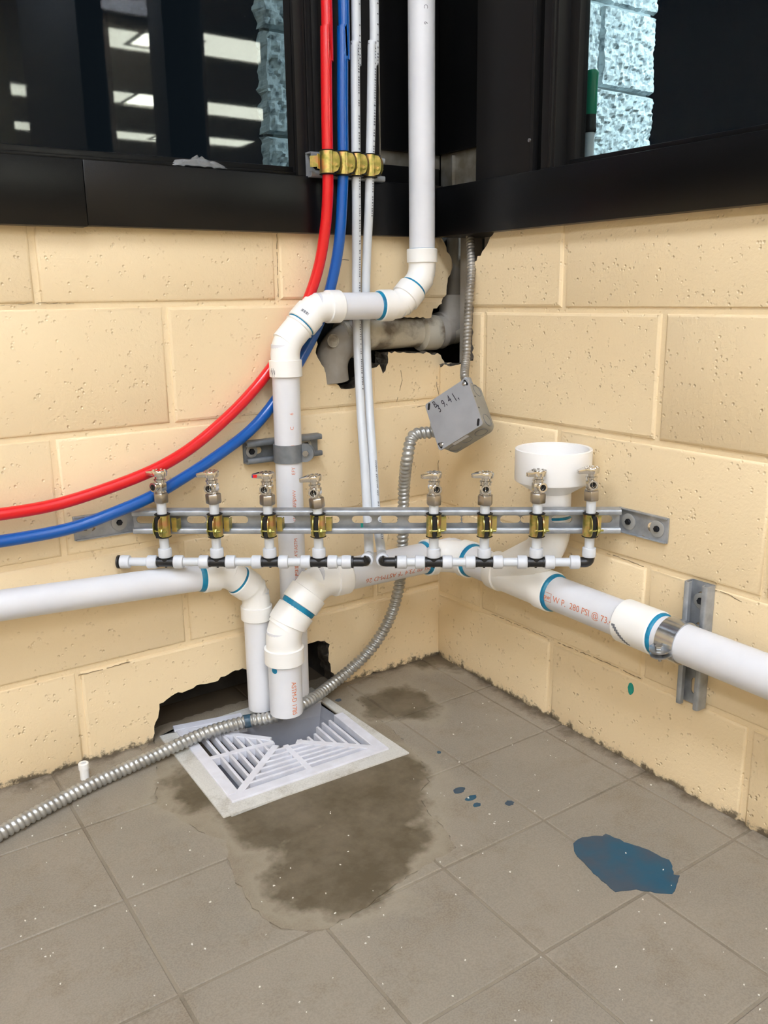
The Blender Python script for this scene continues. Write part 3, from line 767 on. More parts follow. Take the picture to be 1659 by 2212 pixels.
elbow(T4, vb_, -X, Z, .045, .07, ra*1.0, .018, .055, (0, 0), m='old_elbow', hubs=(1, 0))
pipe(T4, vb_, vb_+V((.006, .006, .23)), .017, 'riser', 'old_elbow')
T4b = thing('old_steel_angle', (.055, -.05, .64), 'dirty steel stud standing in the corner notch behind the conduit', 'steel stud')
MB().box((.050, -.036, .60), (.056, -.010, .90)).box((.056, -.036, .60), (.085, -.032, .90)).build('web', 'old_elbow', T4b)
MB().box((.072, -.085, .60), (.079, -.058, .90)).build('flange', 'old_elbow', T4b)

# ================================================================== FLEXIBLE TUBES
def flex(name, pts, r, m, label, n=18, step=.012):
    p = smooth_path(pts, step); t = MB().tube(p, r, n).build(name, m, None, smooth=60); tag(t, label, 'tube'); return t, p
cl = .052
red = [PL(703,-90,cl), PL(704,60,cl), PL(706,240,cl), PL(708,360,cl), PL(708,420,.050), PL(703,490,.044), PL(690,570,.034), PL(670,635,.024), PL(642,700,.017), PL(606,765,.014), PL(560,828,.015), PL(500,893,.022), PL(420,962,.03), PL(340,1011,.036), PL(240,1052,.034), (PL(120,1090,.03)), PL(0,1111,.026), PL(-160,1130,.02)]
blue = [PL(740,-90,cl), PL(740,60,cl), PL(740,240,cl), PL(741,360,cl), PL(739,430,.050), PL(733,520,.046), PL(719,600,.034), PL(698,675,.022), PL(672,735,.0165), PL(636,800,.0145), PL(590,872,.016), PL(540,930,.022), PL(470,984,.030), PL(400,1030,.036), PL(330,1071,.040), PL(250,1106,.040), PL(160,1139,.036), PL(60,1160,.030), PL(-60,1177,.026), PL(-200,1188,.02)]
for l_ in (red, blue, wh1, wh2) if 'wh1' in globals() else (red, blue): l_.insert(0, V((l_[0].x, l_[0].y, CEIL)))
red += [V((-1.35, -.02, red[-1].z-.012)), V((-1.9, -.02, red[-1].z-.02))]; blue += [V((-1.35, -.02, blue[-1].z-.012)), V((-1.9, -.02, blue[-1].z-.02))]
flex('red_tube', red, .0098, 'red_pex', 'red water tube curving down from above to the left edge')
flex('blue_tube', blue, .0098, 'blue_pex', 'blue water tube curving below the red one')
wh1 = [PL(767,-90,cl), PL(767,100,cl), PL(768,240,cl), PL(769,360,cl), PL(770,450,.046), PL(770,560,.030), PL(770,640,.028), PL(773,760,.032), PL(780,900,.060), PL(787,1000,.105), PL(793,1100,.165), PL(796,1160,.206), PL(797,1197,.232)]
wh2 = [PL(807,-90,cl), PL(804,100,cl), PL(802,240,cl), PL(799,360,cl), PL(797,450,.046), PL(792,560,.030), PL(790,640,.028), PL(792,760,.033), PL(799,900,.062), PL(806,1000,.108), PL(812,1100,.168), PL(819,1160,.208), PL(824,1194,.236)]
for l_ in (wh1, wh2): l_.insert(0, V((l_[0].x, l_[0].y, CEIL)))
w1t, w1p = flex('white_tube', wh1, .0082, 'white_pex', 'translucent white tube, the left one of the pair, feeding the left manifold')
w2t, w2p = flex('white_tube', wh2, .0082, 'white_pex', 'translucent white tube, the right one of the pair, feeding the right manifold')
def below(path, z): return next(i for i, p in enumerate(path) if p.z < z)
def tick_print(parent, path, i0, i1, deg, r, h=.0016):
    mb = MB(); rn = random.Random(len(path)); i = i0
    for i in range(i0, i1):
        a = path[i]; b = path[i+1]; t_ = (b-a).normalized(); n_ = rot(facing(a, t_), t_, deg)
        for k in range(3):
            if rn.random() < .22: continue
            mb.obox(a.lerp(b, k/3)+n_*(r+.0001), t_, t_.cross(n_), n_, .0016+.001*rn.random(), h*(.6+.6*rn.random()), .0004)
    mb.build('printed_marks', 'print_grey', parent, smooth=0)['kind'] = 'stuff'
tick_print(w1t, w1p, below(w1p, 1.6), below(w1p, .60), -48, .0082, .0035)
tick_print(w2t, w2p, below(w2p, 1.6), below(w2p, .90), -48, .0082, .0035); tick_print(w2t, w2p, len(w2p)-16, len(w2p)-3, -40, .0082, .003)

# ---- flexible metal conduits
def conduit(name, pts, r, pitch, m, label, depth=.0016):
    p = smooth_path(pts, pitch/6.0); q = [p[0]]; acc = 0
    s = [0]
    for i in range(1, len(p)): s.append(s[-1]+(p[i]-p[i-1]).length)
    rad = []
    for i in range(len(p)):
        ph = 2*math.pi*s[i]/pitch
        rad.append(lambda th, ph=ph: r-depth*(.5-.5*math.cos(ph-th))**1.6)
    return tag(MB().tube(p, rad, 18).build(name, m, None, smooth=70), label, 'conduit'), p
BXD = 1.585
def cv(x, y, z): return (CR*x-CU*y+CD*z).normalized()
ba, bb = cv(.735, -.434, -.521), cv(.248, .886, -.392)          # along the cover's top edge, down its side
bb = (bb-ba*bb.dot(ba)).normalized(); bn = ba.cross(bb)
if bn.dot(CD) > 0: bn = -bn                                      # out of the cover
BC = PD(979, 895, BXD); bs = .1010; bd = .043
box_top = BC-bb*(bs/2)+ba*.034-bn*.026; box_side_ = BC-ba*(bs/2)-bb*.012-bn*.026
up_pts = [PR(1016,470,-.03), PR(1016,520,-.012), PR(1018,580,.006), PR(1013,650,.020), PR(1009,730,.028), PR(1006,780,.036), box_top-bb*.022, box_top+bb*.004]
conduit('thin_conduit', up_pts, .0085, .0068, 'conduit_old', 'thin flexible metal conduit hanging from the corner notch to the box', .0014)
lo_pts = [box_side_+ba*.004, box_side_-ba*.014+bb*.006, PD(894,941,1.632), PD(880,988,1.635), PL(873,1050,.085), PL(871,1110,.075), PL(869,1190,.066), PL(863,1260,.060), PL(844,1330,.056), PL(808,1393,.050), PL(760,1443,.040), PF(705,1487,.030), PF(650,1524,.034), PF(590,1549,.030), PF(530,1559,.022), PF(440,1585,.020), PF(330,1634,.014), PF(200,1693,.0125), PF(100,1745,.0125), PF(0,1800,.0125), PF(-110,1862,.0125), PF(-260,1950,.0125), V((-1.75, -.62, zf(-1.75, -.62)+.0125)), V((-2.3, -.85, zf(-2.3, -.85)+.0125))]
cnd, cpath = conduit('floor_conduit', lo_pts, .0118, .0092, 'conduit_steel', 'thick flexible metal conduit running from the box across the floor sink to the left', .0027)
i = min(range(len(cpath)), key=lambda k: (cpath[k]-PF(534, 1558, .022)).length)
MB().tube(cpath[i-4:i+5], .0121, 20).build('tape_band', 'spill_paint', cnd).name = 'tape_band'

# ================================================================== STEEL CHANNELS
def stadium(th, L, w):
    """distance from the centre of a slot (half length L, half width w) to its edge"""
    c, s_ = abs(math.cos(th)), abs(math.sin(th)); e = L-w
    if s_ > 1e-9 and w/s_*c <= e: return w/s_
    return e*c+math.sqrt(max(0, (e*c)**2-(e*e-w*w)))
def slot_plate(mb, o, ex, ey, ez, x0, x1, hw, th, slots):
    """flat plate in ex/ey between x0 and x1, half width hw, thickness th along ez, with slots (centre, half length, half width)"""
    cuts = [x0]
    for k in range(len(slots)-1): cuts.append((slots[k][0]+slots[k+1][0])/2)
    cuts.append(x1)
    if not slots:
        mb.obox(o+ex*((x0+x1)/2)+ez*(th/2), ex, ey, ez, x1-x0, 2*hw, th); return
    for (c, L, w), a, b in zip(slots, cuts, cuts[1:]):
        A = [math.atan2(sy*hw, (b if sx > 0 else a)-c) for sx in (-1, 1) for sy in (-1, 1)]+[2*math.pi*k/28-math.pi+.01 for k in range(28)]
        A.sort(); n = len(A); vs = []
        for z in (0, th):
            for t_ in A:
                ri = stadium(t_, L, w); co, si = math.cos(t_), math.sin(t_)
                ro = min(((b-c) if co > 0 else (c-a))/max(abs(co), 1e-9), hw/max(abs(si), 1e-9))
                vs += [o+ex*(c+ri*co)+ey*(ri*si)+ez*z, o+ex*(c+ro*co)+ey*(ro*si)+ez*z]
        fs = []
        for i in range(n):
            j = (i+1) % n
            fs += [(2*i, 2*j, 2*j+1, 2*i+1), (2*n+2*i, 2*n+2*i+1, 2*n+2*j+1, 2*n+2*j), (2*i, 2*n+2*i, 2*n+2*j, 2*j)]
        mb.add(vs, fs)
def channel(parent, o, ex, ey, ez, L, slots, d=.0206, hw=.0206, m='galvanized', lips=(0, None)):
    """strut channel: o = start on the back face, ex along, ey across, ez towards the open side"""
    mb = MB(); th = .0026; slot_plate(mb, o, ex, ey, ez, 0, L, hw, th, slots)
    a, b = lips[0], L if lips[1] is None else lips[1]
    for s_ in (-1, 1):
        prof = [(hw, 0), (hw, d-.003), (hw-.0012, d-.0008), (hw-.003, d), (hw-.0075, d), (hw-.0094, d-.0012), (hw-.0098, d-.003), (hw-.0098, d-.0075), (hw-.0078, d-.0075), (hw-.0078, d-.0036), (hw-.0072, d-.0026), (hw-.0036, d-.0026), (hw-.0026, d-.0036), (hw-.0024, 0)]
        mb.prism([(p, q) for p, q in prof], o+ex*a, ey*s_, ez, ex, b-a)
    return mb.build('channel', m, parent, smooth=45)
def washer_bolt(parent, p, n, r=.0125, bolt=.0048, m='washer_zinc', dark=True):
    MB().lathe(p, n, [(0, r), (.0014, r), (.0016, r*.97), (.0016, bolt*1.05), (.0, bolt*1.05)], 32, closed=True).build('washer', m, parent)
    MB().hexa(p, n, bolt, .0050 if dark else .006).build('bolt', 'dark_bolt', parent)

# ---- long channel bridging the corner
T5 = thing('strut_channel', SA, 'long slotted steel strut channel bridging the corner diagonally', 'strut channel')
SL = []
for px in (320, 425, 515, 617, 712, 782, 838, 902, 977, 1017, 1102, 1146, 1213, 1300):
    q = PS(px, 1124, .0013); SL.append(((q-SA).dot(ST), .0170 if px != 320 else .02, .0066))
channel(T5, SA, ST, UP, SN, SLEN, SL, lips=(.006, SLEN-.004))
MB().obox(PS(782, 1136, .0028), ST, UP, SN, .004, .009, .0006).build('paint_mark', 'primer_teal', T5)
def flap(o, ex, n, L, spots, name):
    mb = MB(); hw = .0205
    poly = [(0, -hw), (L*.40, -hw), (L*.52, -hw+.004), (L*.60, -hw-.0008), (L, -hw), (L, hw), (0, hw)] if name == 'r' else [(0, -hw), (L, -hw), (L, hw), (0, hw)]
    mb.prism(poly, o+n*.001, ex, UP, n, .0028)
    for s_ in (-1, 1): mb.obox(o+ex*(L*.5)+UP*(s_*(hw-.001))+n*.0045, ex, UP, n, L*.96, .0022, .007)
    f_ = mb.build('flattened_end', 'galvanized', T5, bevel=.0006)
    for c in spots: washer_bolt(f_, o+ex*c+n*.0042, n, .0135, .0050)
    MB().lathe(o+ex*(spots[1]-.011)+n*.0039, n, [(0, .008), (.0002, .008)], 20).build('slot_hole', 'cream_paint', f_)
fl_L = (SA-PL(158, 1143, 0)).length; fl_R = (SB-PR(1446, 1150, 0)).length
flap(SA, -X, -Y, fl_L, ((SA-PL(256,1130,0)).length, (SA-PL(181,1142,0)).length), 'l')
flap(SB, -Y, -X, fl_R, ((SB-PR(1360,1135,0)).length, (SB-PR(1423,1149,0)).length), 'r')

# ---- short channel behind the offset pipe with its pipe strap
a0 = PL(524, 972, .0); a1 = PL(684, 962, .0); zc = .499
T6 = thing('short_strut_channel', (a0.x, 0, zc), 'short horizontal strut channel on the left wall behind the offset pipe', 'strut channel')
Lc = a1.x-a0.x; channel(T6, V((a0.x, -.001, zc)), X, UP, -Y, Lc, [(.025, .012, .006), (Lc-.025, .012, .006)], m='galvanized_dark')
for px in (543, 661): washer_bolt(T6, V((PL(px, 972, .004).x, -.0038, zc)), -Y, .0115, .0056)
def strap(parent_name, c, axis, n, r, w, label, cat, ear_side, m='galvanized', ea=72):
    """two-piece pipe strap: c on the pipe axis, n away from the wall, ear with bolt on ear_side"""
    t = thing(parent_name, c, label, cat); s_ = axis.cross(n).normalized()*ear_side
    th = .0022; ro = r+.0004
    def half(sg, name):
        pts = []
        a0_, a1_ = (R(-128), R(ea-9)) if sg < 0 else (R(ea+9), R(232))
        for k in range(19): 
            al = a0_+(a1_-a0_)*k/18; pts.append((al, ro))
        inner = [n*(math.cos(al)*ro)+s_*(math.sin(al)*ro) for al, _ in pts]; outer = [n*(math.cos(al)*(ro+th))+s_*(math.sin(al)*(ro+th)) for al, _ in pts]
        vs = []; 
        for k in range(19):
            for p in (inner[k], outer[k]):
                for e in (-1, 1): vs.append(c+p+axis*(w/2*e))
        fs = []
        for k in range(18):
            a = 4*k; b = a+4
            fs += [(a, a+1, b+1, b), (a+2, b+2, b+3, a+3), (a, b, b+2, a+2), (a+1, a+3, b+3, b+1)]
        fs += [(0, 2, 3, 1), (72, 73, 75, 74)]
        mb = MB().add(vs, fs)
        dr = n*math.cos(R(ea))+s_*math.sin(R(ea)); tn = n*-math.sin(R(ea))+s_*math.cos(R(ea))
        off = tn*(-.0042 if sg < 0 else .0042)
        poly = [(0, -w/2), (.006, -w/2)]+[(.006+w/2*math.sin(R(a)), -w/2*math.cos(R(a))) for a in range(15, 180, 15)]+[(.006, w/2), (0, w/2)]
        mb.prism(poly, c+dr*(ro+.0005)+off-tn*th/2, dr, axis, tn, th)
        # foot running back into the channel
        fd = -n*math.cos(R(52))+s_*(sg*math.sin(R(52)))
        mb.obox(c-n*(r*.9+.002)+s_*(sg*(r*.72)), n, axis, s_, .012, w*.8, th)
        return mb.build(name, m, t, smooth=40), dr, tn
    h1_, dr, tn = half(-1, 'strap_half'); h2_, dr, tn = half(1, 'strap_half')
    bc_ = c+dr*(ro+.0085)
    bo = MB().hexa(bc_-tn*.0052, -tn, .0062, .0052).build('bolt', 'bolt_steel', t)
    MB().cyl(bc_-tn*.006, bc_+tn*.016, .0028, n=14).build('bolt_shank', 'bolt_steel', bo)
    MB().hexa(bc_+tn*.0052, tn, .0055, .0045).build('nut', 'bolt_steel', t)
    return t
pc = low+axl*((zc-low.z)/axl.z)
strap('pipe_strap', pc, Z, rot(-Y, Z, -10), r15, .032, 'grey steel strap holding the offset pipe to the short channel', 'pipe strap', 1, 'galvanized_dark', 58)

# ---- upright channel on the right wall with its strap
yc = (PR(1475,1265,.03).y+PR(1532,1275,.02).y)/2+.004; z0 = .140; z1 = .341
T7 = thing('upright_strut_channel', (0, yc, z0), 'upright strut channel on the right wall behind the waste pipe', 'strut channel')
channel(T7, V((-.001, yc, z0)), Z, Y, -X, z1-z0, [(.030, .014, .0066), (.075, .014, .0066), (.122, .014, .0066), (.172, .014, .0066)], d=.0206, m='galvanized')
washer_bolt(T7, V((-.0038, yc, z1-.030)), -X, .0125, .0052)
pc2 = E0+wd_*((yc-E0.y)/wd_.y)
strap('pipe_strap', pc2+wd_*.002, wd_, rot(-X, wd_, -4), r20, .032, 'shiny steel strap bolting the waste pipe to the upright channel', 'pipe strap', 1, 'bright_zinc', 16)

# ================================================================== CUSHION CLAMPS
def make_clamp(r, h, label, group, wings=False):
    """local frame: tube along z, opening towards -y (viewer), channel at +y"""
    t = thing('cushion_clamp', (0, 0, 0), label, 'pipe clamp', group)
    ri = r+.0028; th = .0014; ro = ri+th
    for sg in (-1, 1):
        poly_o = []; 
        for k in range(11):
            a = R(102+k*(250-102)/10) if False else R(-78+k*15.6)
            poly_o.append((sg*ro*math.cos(a), ro*math.sin(a)))
        # outline in plan: ring from the front gap round to the back foot
        out = []; inn = []
        for k in range(13):
            a = R(-76+k*(152/12)); out.append((sg*ro*math.cos(a), ro*math.sin(a))); inn.append((sg*ri*math.cos(a), ri*math.sin(a)))
        poly = out+inn[::-1]
        mb = MB()
        n = 13
        def zw(a): return h/2*(.80+.20*math.sin(R(a)*.5+.8))
        vs = []
        for k in range(n):
            for q in (inn[k], out[k]):
                for e in (-1, 1): vs.append(V((q[0], q[1], e*h/2)))
        fs = []
        for k in range(n-1):
            a = 4*k; b = a+4; fs += [(a, a+1, b+1, b), (a+2, b+2, b+3, a+3), (a, b, b+2, a+2), (a+1, a+3, b+3, b+1)]
        fs += [(0, 2, 3, 1), (4*n-4, 4*n-3, 4*n-1, 4*n-2)]
        mb.add(vs, fs)
        # rounded ear reaching forward beside the gap
        ear = [(-.001, -h*.46), (.006, -h*.44)]+[(.006+.0075*math.sin(R(a)), -h*.44*math.cos(R(a))) for a in range(20, 180, 20)]+[(.006, h*.44), (-.001, h*.46)]
        mb.prism([(p, q) for p, q in ear], V((sg*.0042, -ri*.90, 0)), V((0, -1, 0)), V((0, 0, 1)), V((sg, 0, 0)), th)
        # wing reaching back into the channel
        if sg > 0 or wings:
            mb.obox(V((sg*(ro+.0045), ro*.62, 0)), V((1, 0, 0)), V((0, 1, 0)), Z, .009, th, h*.66)
            mb.obox(V((sg*(ro+.0085), ro*.62+.007, 0)), V((1, 0, 0)), V((0, 1, 0)), Z, th, .014, h*.5)
        mb.build('clamp_half', 'yellow_zinc', t, world=False)
    ru = MB().lathe(V((0, 0, -h*.56)), Z, [(0, ri+.0004), (.0010, ri+.0024), (.0026, ri-.0002), (h*1.12-.0026, ri-.0002), (h*1.12-.0010, ri+.0024), (h*1.12, ri+.0004), (h*1.12, r+.0002), (0, r+.0002)], 28, closed=True)
    ru.obox(V((0, -ri-.0035, 0)), V((1, 0, 0)), V((0, 1, 0)), Z, .0062, .009, h*.98)
    ru.build('rubber_cushion', 'black_rubber', t, world=False)
    by = -ri-.0065
    MB().cyl(V((-.0085, by, -h*.16)), V((.0155, by, -h*.16)), .0019, n=12).build('bolt', 'yellow_zinc', t, world=False)
    MB().hexa(V((.0052, by, -h*.16)), V((1, 0, 0)), .0046, .0046).build('nut', 'yellow_zinc', t, world=False)
    MB().lathe(V((-.0075, by, -h*.16)), V((1, 0, 0)), [(0, .0025), (.0012, .0038), (.0024, .0038)], 14).build('bolt_head', 'yellow_zinc', t, world=False)
    return t
SROT = math.atan2(ST.y, ST.x)
TUBE_OFF = .0325
clamp_px = [352, 465, 580, 687, 937, 1047, 1160, 1275]
cl_lab = ['yellow zinc cushion clamp nearest the left end of the long channel', 'second yellow zinc cushion clamp from the left end of the long channel', 'yellow zinc cushion clamp just left of the offset pipe on the long channel', 'yellow zinc cushion clamp just right of the offset pipe on the long channel',
          'yellow zinc cushion clamp right of the floor conduit on the long channel', 'sixth yellow zinc cushion clamp, left of the funnel branch', 'yellow zinc cushion clamp in front of the funnel branch', 'yellow zinc cushion clamp nearest the right end of the long channel']
c0_ = make_clamp(.0080, .036, cl_lab[0], 'cushion clamps on the long channel')
TPOS = []
twist = [-26, -16, -10, -4, 2, 6, 8, 12]
for k, px in enumerate(clamp_px):
    q = PS(px, 1135, TUBE_OFF); TPOS.append(V((q.x, q.y, 0)))
    o = c0_ if k == 0 else copy_tree(c0_)
    o.location = (q.x, q.y, .4045); o.rotation_euler = (0, 0, SROT+R([-14, -8, -6, -2, 4, 6, 8, 10][k])); o['label'] = cl_lab[k]
# four clamps on the little channel under the window
zt_ = .9925
T8 = thing('tube_strut_channel', (PL(660, 365, .012).x, -.012, zt_), 'small strut channel on the window jamb carrying the four tubes', 'strut channel')
xa, xb = PL(664, 365, .018).x, PL(822, 372, .018).x
channel(T8, V((xa, -.0125, zt_)), X, UP, -Y, xb-xa, [(.030, .017, .0066), (.076, .017, .0066), (.122, .017, .0066)], d=.0206, m='galvanized')
names = ['red', 'blue', 'left white', 'right white']
for k, pth in enumerate((red, blue, wh1, wh2)):
    q = PL((708, 741, 769, 799)[k], 362, cl)
    c = make_clamp(.0099 if k < 2 else .0083, .036, 'yellow zinc clamp gripping the %s tube at the window sill' % names[k], 'tube clamps at the window sill', k == 0)
    c.location = (q.x, -cl, zt_+.001); c.rotation_euler = (0, 0, R(36))

# ================================================================== MANIFOLDS AND VALVES
ZM = PS(560, 1215, TUBE_OFF).z+.001
NR, RR_, TR_ = .0113, .0100, .0082       # collar radius, tee radius, tube radius
def mpos(px): q = PS(px, 1213, TUBE_OFF); return V((q.x, q.y, ZM))
def collar(parent, c, ax, L=.0165):
    return MB().lathe(c-ax*(L/2), ax, [(0, NR*.86), (.0008, NR*.97), (.003, NR), (L-.002, NR*.985), (L-.0008, NR*.95), (L, NR*.80)], 30).build('collar', 'fitting_white', parent)
def tee(parent, c, up=True, third=UP):
    b = MB().cyl(c-ST*.0140, c+ST*.0140, .0082, n=24)
    b.lathe(c-ST*.0142, ST, [(0, .0088), (.003, .0088), (.0032, .0082)], 24); b.lathe(c+ST*.0110, ST, [(0, .0082), (.0002, .0088), (.0032, .0088)], 24)
    if up: b.lathe(c, third, [(0, .0080), (.0075, .0080), (.0082, .0094), (.0095, .0094)], 24); b.cyl(c-third*.0075, c-third*.0098, .0020, n=10)
    return b.build('tee', 'black_plastic', parent)
def stub(parent, k, zc0):
    p = TPOS[k]; c = V((p.x, p.y, ZM))
    collar(parent, V((p.x, p.y, zc0+.0165)), Z, .0160)
    MB().cyl(V((p.x, p.y, zc0+.012)), V((p.x, p.y, VZ[k]+.006)), TR_-.0003, n=24).build('riser', 'white_pex', parent)
VZ = [PS(px, py, TUBE_OFF).z for px, py in ((346, 1085), (462, 1087), (573, 1090), (682, 1096), (937, 1090), (1046, 1090), (1160, 1086), (1273, 1080))]
def run(parent, x0, x1): MB().cyl(x0, x1, TR_-.0010, n=24).build('tube', 'white_pex', parent)
TM1 = thing('water_manifold', mpos(270), 'left water manifold of white tube and black tees ending in a cap', 'manifold', 'water manifolds under the long channel')
cs = [V((p.x, p.y, ZM)) for p in TPOS]
capp = mpos(264); eA = mpos(789); eB = mpos(828)
run(TM1, capp, eA-ST*.024)
MB().lathe(capp-ST*.0085, ST, [(0, .0095), (.001, NR*1.0), (.0035, NR*1.0), (.0045, .009)], 28).build('end_cap', 'black_plastic', TM1)
collar(TM1, capp+ST*.0055, ST)
for k in range(4):
    c = cs[k]; tee(TM1, c); collar(TM1, c-ST*.0225, ST); collar(TM1, c+ST*.0225, ST); stub(TM1, k, ZM)
def back_elbow(parent, c, sgn, target):
    """black elbow whose second leg climbs towards the incoming tube"""
    d_ = (target-c).normalized()
    pth = resample(fillet(c-ST*sgn*.020, c, c+d_*.014, .007, 8), .002)
    e = MB().tube(pth, .0078, 22); e.lathe(c-ST*sgn*.0225, ST*sgn, [(0, .0105), (.003, .0105), (.0034, .008)], 24)
    e.cyl(c+SN*.006+UP*.002, c+SN*.006+UP*.0125, .0018, n=10)
    e.build('elbow', 'black_plastic', parent)
    collar(parent, c+d_*.020, d_, .0155)
    collar(parent, c-ST*sgn*.0310, ST)
back_elbow(TM1, eA, 1, wh1[-1]-UP*.004)
TM2 = thing('water_manifold', eB, 'right water manifold of white tube and black tees ending in an elbow', 'manifold', 'water manifolds under the long channel')
run(TM2, eB+ST*.024, cs[7]-ST*.014)
back_elbow(TM2, eB, -1, wh2[-1]-UP*.004)
for k in (4, 5, 6):
    c = cs[k]; tee(TM2, c); collar(TM2, c-ST*.0225, ST); collar(TM2, c+ST*.0225, ST); stub(TM2, k, ZM)
pth = resample(fillet(cs[7]-ST*.016, cs[7]+ST*.001, cs[7]+ST*.001+UP*.012, .007, 8), .002)
MB().tube(pth, .0085, 22).build('elbow', 'black_plastic', TM2); collar(TM2, cs[7]-ST*.0225, ST); stub(TM2, 7, ZM+.001)
for o, nm in ((TM1, wh1), (TM2, wh2)): pass

def make_valve():
    """local frame: base of the nut at the origin, z up, -y towards the viewer, lever to -x"""
    t = thing('shutoff_valve', (0, 0, 0), '', 'valve', 'chrome shutoff valves on the manifolds')
    MB().hexa(Z*.0, Z, .0128, .0165, V((.5, 1, 0))).build('compression_nut', 'satin_nickel', t, world=False, bevel=.0004)
    b = MB().lathe(Z*.0155, Z, [(0, .0080), (.002, .0096), (.0035, .0096), (.004, .0088), (.021, .0088), (.0215, .0100), (.0235, .0100), (.0245, .0080), (.0285, .0080)], 28)
    b.hexa(Z*.0205, Z, .0106, .0125, V((1, .2, 0)))
    b.build('body', 'chrome', t, world=False)
    n_ = V((-.28, -1, .02)).normalized(); c = V((0, 0, .0275))
    ou = MB().lathe(c, n_, [(.004, .0068), (.0130, .0068), (.0134, .0080), (.0165, .0080), (.0170, .0074), (.0170, .0052), (.010, .0052), (.010, .0001)], 24)
    ot = ou.build('outlet', 'chrome', t, world=False)
    MB().lathe(c, n_, [(.0102, .0050), (.0104, .0001)], 20).build('bore', 'black_rubber', ot, world=False)
    h = MB(); zb_ = .044
    h.lathe(Z*zb_, Z, [(0, .0090), (.0008, .0118), (.0080, .0130), (.0096, .0122), (.0102, .0085), (.0098, .004)], 26)
    # scalloped rim
    for k in range(8):
        a = R(k*45+10); h.lathe(V((.0095*math.cos(a), .0095*math.sin(a), zb_+.0096)), Z, [(0, .0028), (.0010, .0022), (.0014, .0005)], 8)
    hv = h.build('handle', 'chrome', t, world=False)
    lev = [(-.005, .0105), (-.013, .0082), (-.0225, .0050), (-.0240, .0028), (-.0240, -.0028), (-.0225, -.0050), (-.013, -.0082), (-.005, -.0105)]
    vs = [V((x, y, zb_+.0098 - (0.0 if x > -.010 else (-x-.010)*.20))) for x, y in lev]+[V((x, y, zb_+.0014)) for x, y in lev]
    n = len(lev)
    MB().add(vs, [tuple(range(n)), tuple(range(n, 2*n))]+[(i, (i+1) % n, n+(i+1) % n, n+i) for i in range(n)]).build('lever', 'chrome', hv, world=False, bevel=.0006)
    return t
v_lab = ['leftmost chrome shutoff valve, in front of the blue tube', 'second chrome shutoff valve from the left', 'chrome shutoff valve with a red and blue tag on its lever', 'slightly leaning chrome shutoff valve just right of the offset pipe',
         'chrome shutoff valve below the left corner of the junction box', 'chrome shutoff valve midway between the junction box and the funnel cup', 'chrome shutoff valve in front of the left side of the funnel cup', 'rightmost chrome shutoff valve, at the right rim of the funnel cup']
valve0 = make_valve(); VO = []
for k in range(8):
    o = valve0 if k == 0 else copy_tree(valve0)
    lean = R(-5) if k == 3 else (R(-2) if k in (1, 7) else R(1))
    o.location = (TPOS[k].x, TPOS[k].y, VZ[k]); o.rotation_euler = (0, lean, SROT+R([-12, 8, 8, 10, 32, 14, 34, 14][k])); o['label'] = v_lab[k]; VO.append(o)
# coloured tag on the third lever
hv = [c for c in VO[2].children if c.name.startswith('handle')][0]
lv = [c for c in hv.children if c.name.startswith('lever')][0]
tg = MB().obox(V((-.0170, -.0074, .0492)), V((1, .27, 0)).normalized(), V((-.27, 1, 0)).normalized(), Z, .0105, .0008, .0052).build('red_tag', 'red_pex', hv, world=False)
tg = MB().obox(V((-.0222, -.0056, .0482)), V((1, .27, 0)).normalized(), V((-.27, 1, 0)).normalized(), Z, .0030, .0010, .0044).build('blue_tag', 'blue_pex', hv, world=False)

# ================================================================== JUNCTION BOX
TB = thing('junction_box', BC-bn*bd, 'square steel junction box with handwriting on its cover, hanging in the corner', 'junction box')
def rsq(h, c):
    pts = []
    for sx, sy in ((1, 1), (-1, 1), (-1, -1), (1, -1)):
        for k in range(5):
            a = math.atan2(sy, sx)+R(-45+k*22.5); pts.append((sx*(h-c)+c*math.cos(a), sy*(h-c)+c*math.sin(a)))
    return pts
MB().prism(rsq(bs/2-.0012, .012), BC-bn*bd, ba, bb, bn, bd-.002).build('body', 'box_side', TB, smooth=50)
cov = MB().prism(rsq(bs/2, .005), BC-bn*.002, ba, bb, bn, .0026).build('cover', 'box_steel', TB, smooth=30)
for sx, sy, screw in ((-1, -1, 0), (1, -1, 1), (1, 1, 0), (-1, 1, 1)):
    c = BC+ba*(sx*(bs/2-.0075))+bb*(sy*(bs/2-.0085))+bn*.0007
    dg_ = (ba*sx*.45-bb*sy*.9) if sx*sy > 0 else (ba*.9*sx+bb*sy*.45)
    if screw:
        dg_ = (-ba*sx*.3+bb*sy*1.0); c = c+ba*sx*.002
    dg_.normalize(); pr_ = bn.cross(dg_)
    mb = MB(); poly = [(-.0045, -.0024), (.0045, -.0024)]+[(.0045+.0024*math.sin(R(a)), -.0024*math.cos(R(a))) for a in range(30, 180, 30)]+[(.0045, .0024), (-.0045, .0024)]+[(-.0045-.0024*math.sin(R(a)), .0024*math.cos(R(a))) for a in range(30, 180, 30)]
    mb.prism(poly, c-bn*.001, dg_, pr_, bn, .0014).build('slot', 'black_rubber', cov, smooth=0)
    if screw: MB().lathe(c-ba*sx*.0035-bb*sy*.0005, bn, [(0, .0046), (.0014, .0042), (.0026, .0025), (.0028, .001)], 18).build('screw', 'bolt_steel', cov)
for s_, px, py, sz, tilt in (('B,', 937, 877, .022, 0), ('3', 946, 886, .024, 0), ('9,', 956, 875, .023, 0), ('4', 968, 866, .025, 0), ('1,', 979, 862, .028, 0)):
    q = ray(px, py); hp = CAM+q*((BC+bn*.0008-CAM).dot(bn)/q.dot(bn))
    print_on(cov, s_, hp, rot(ba, bn, 12), bn, .03, sz, 'ink_black', .55, 'handwriting', flat=True, lift=.0003)
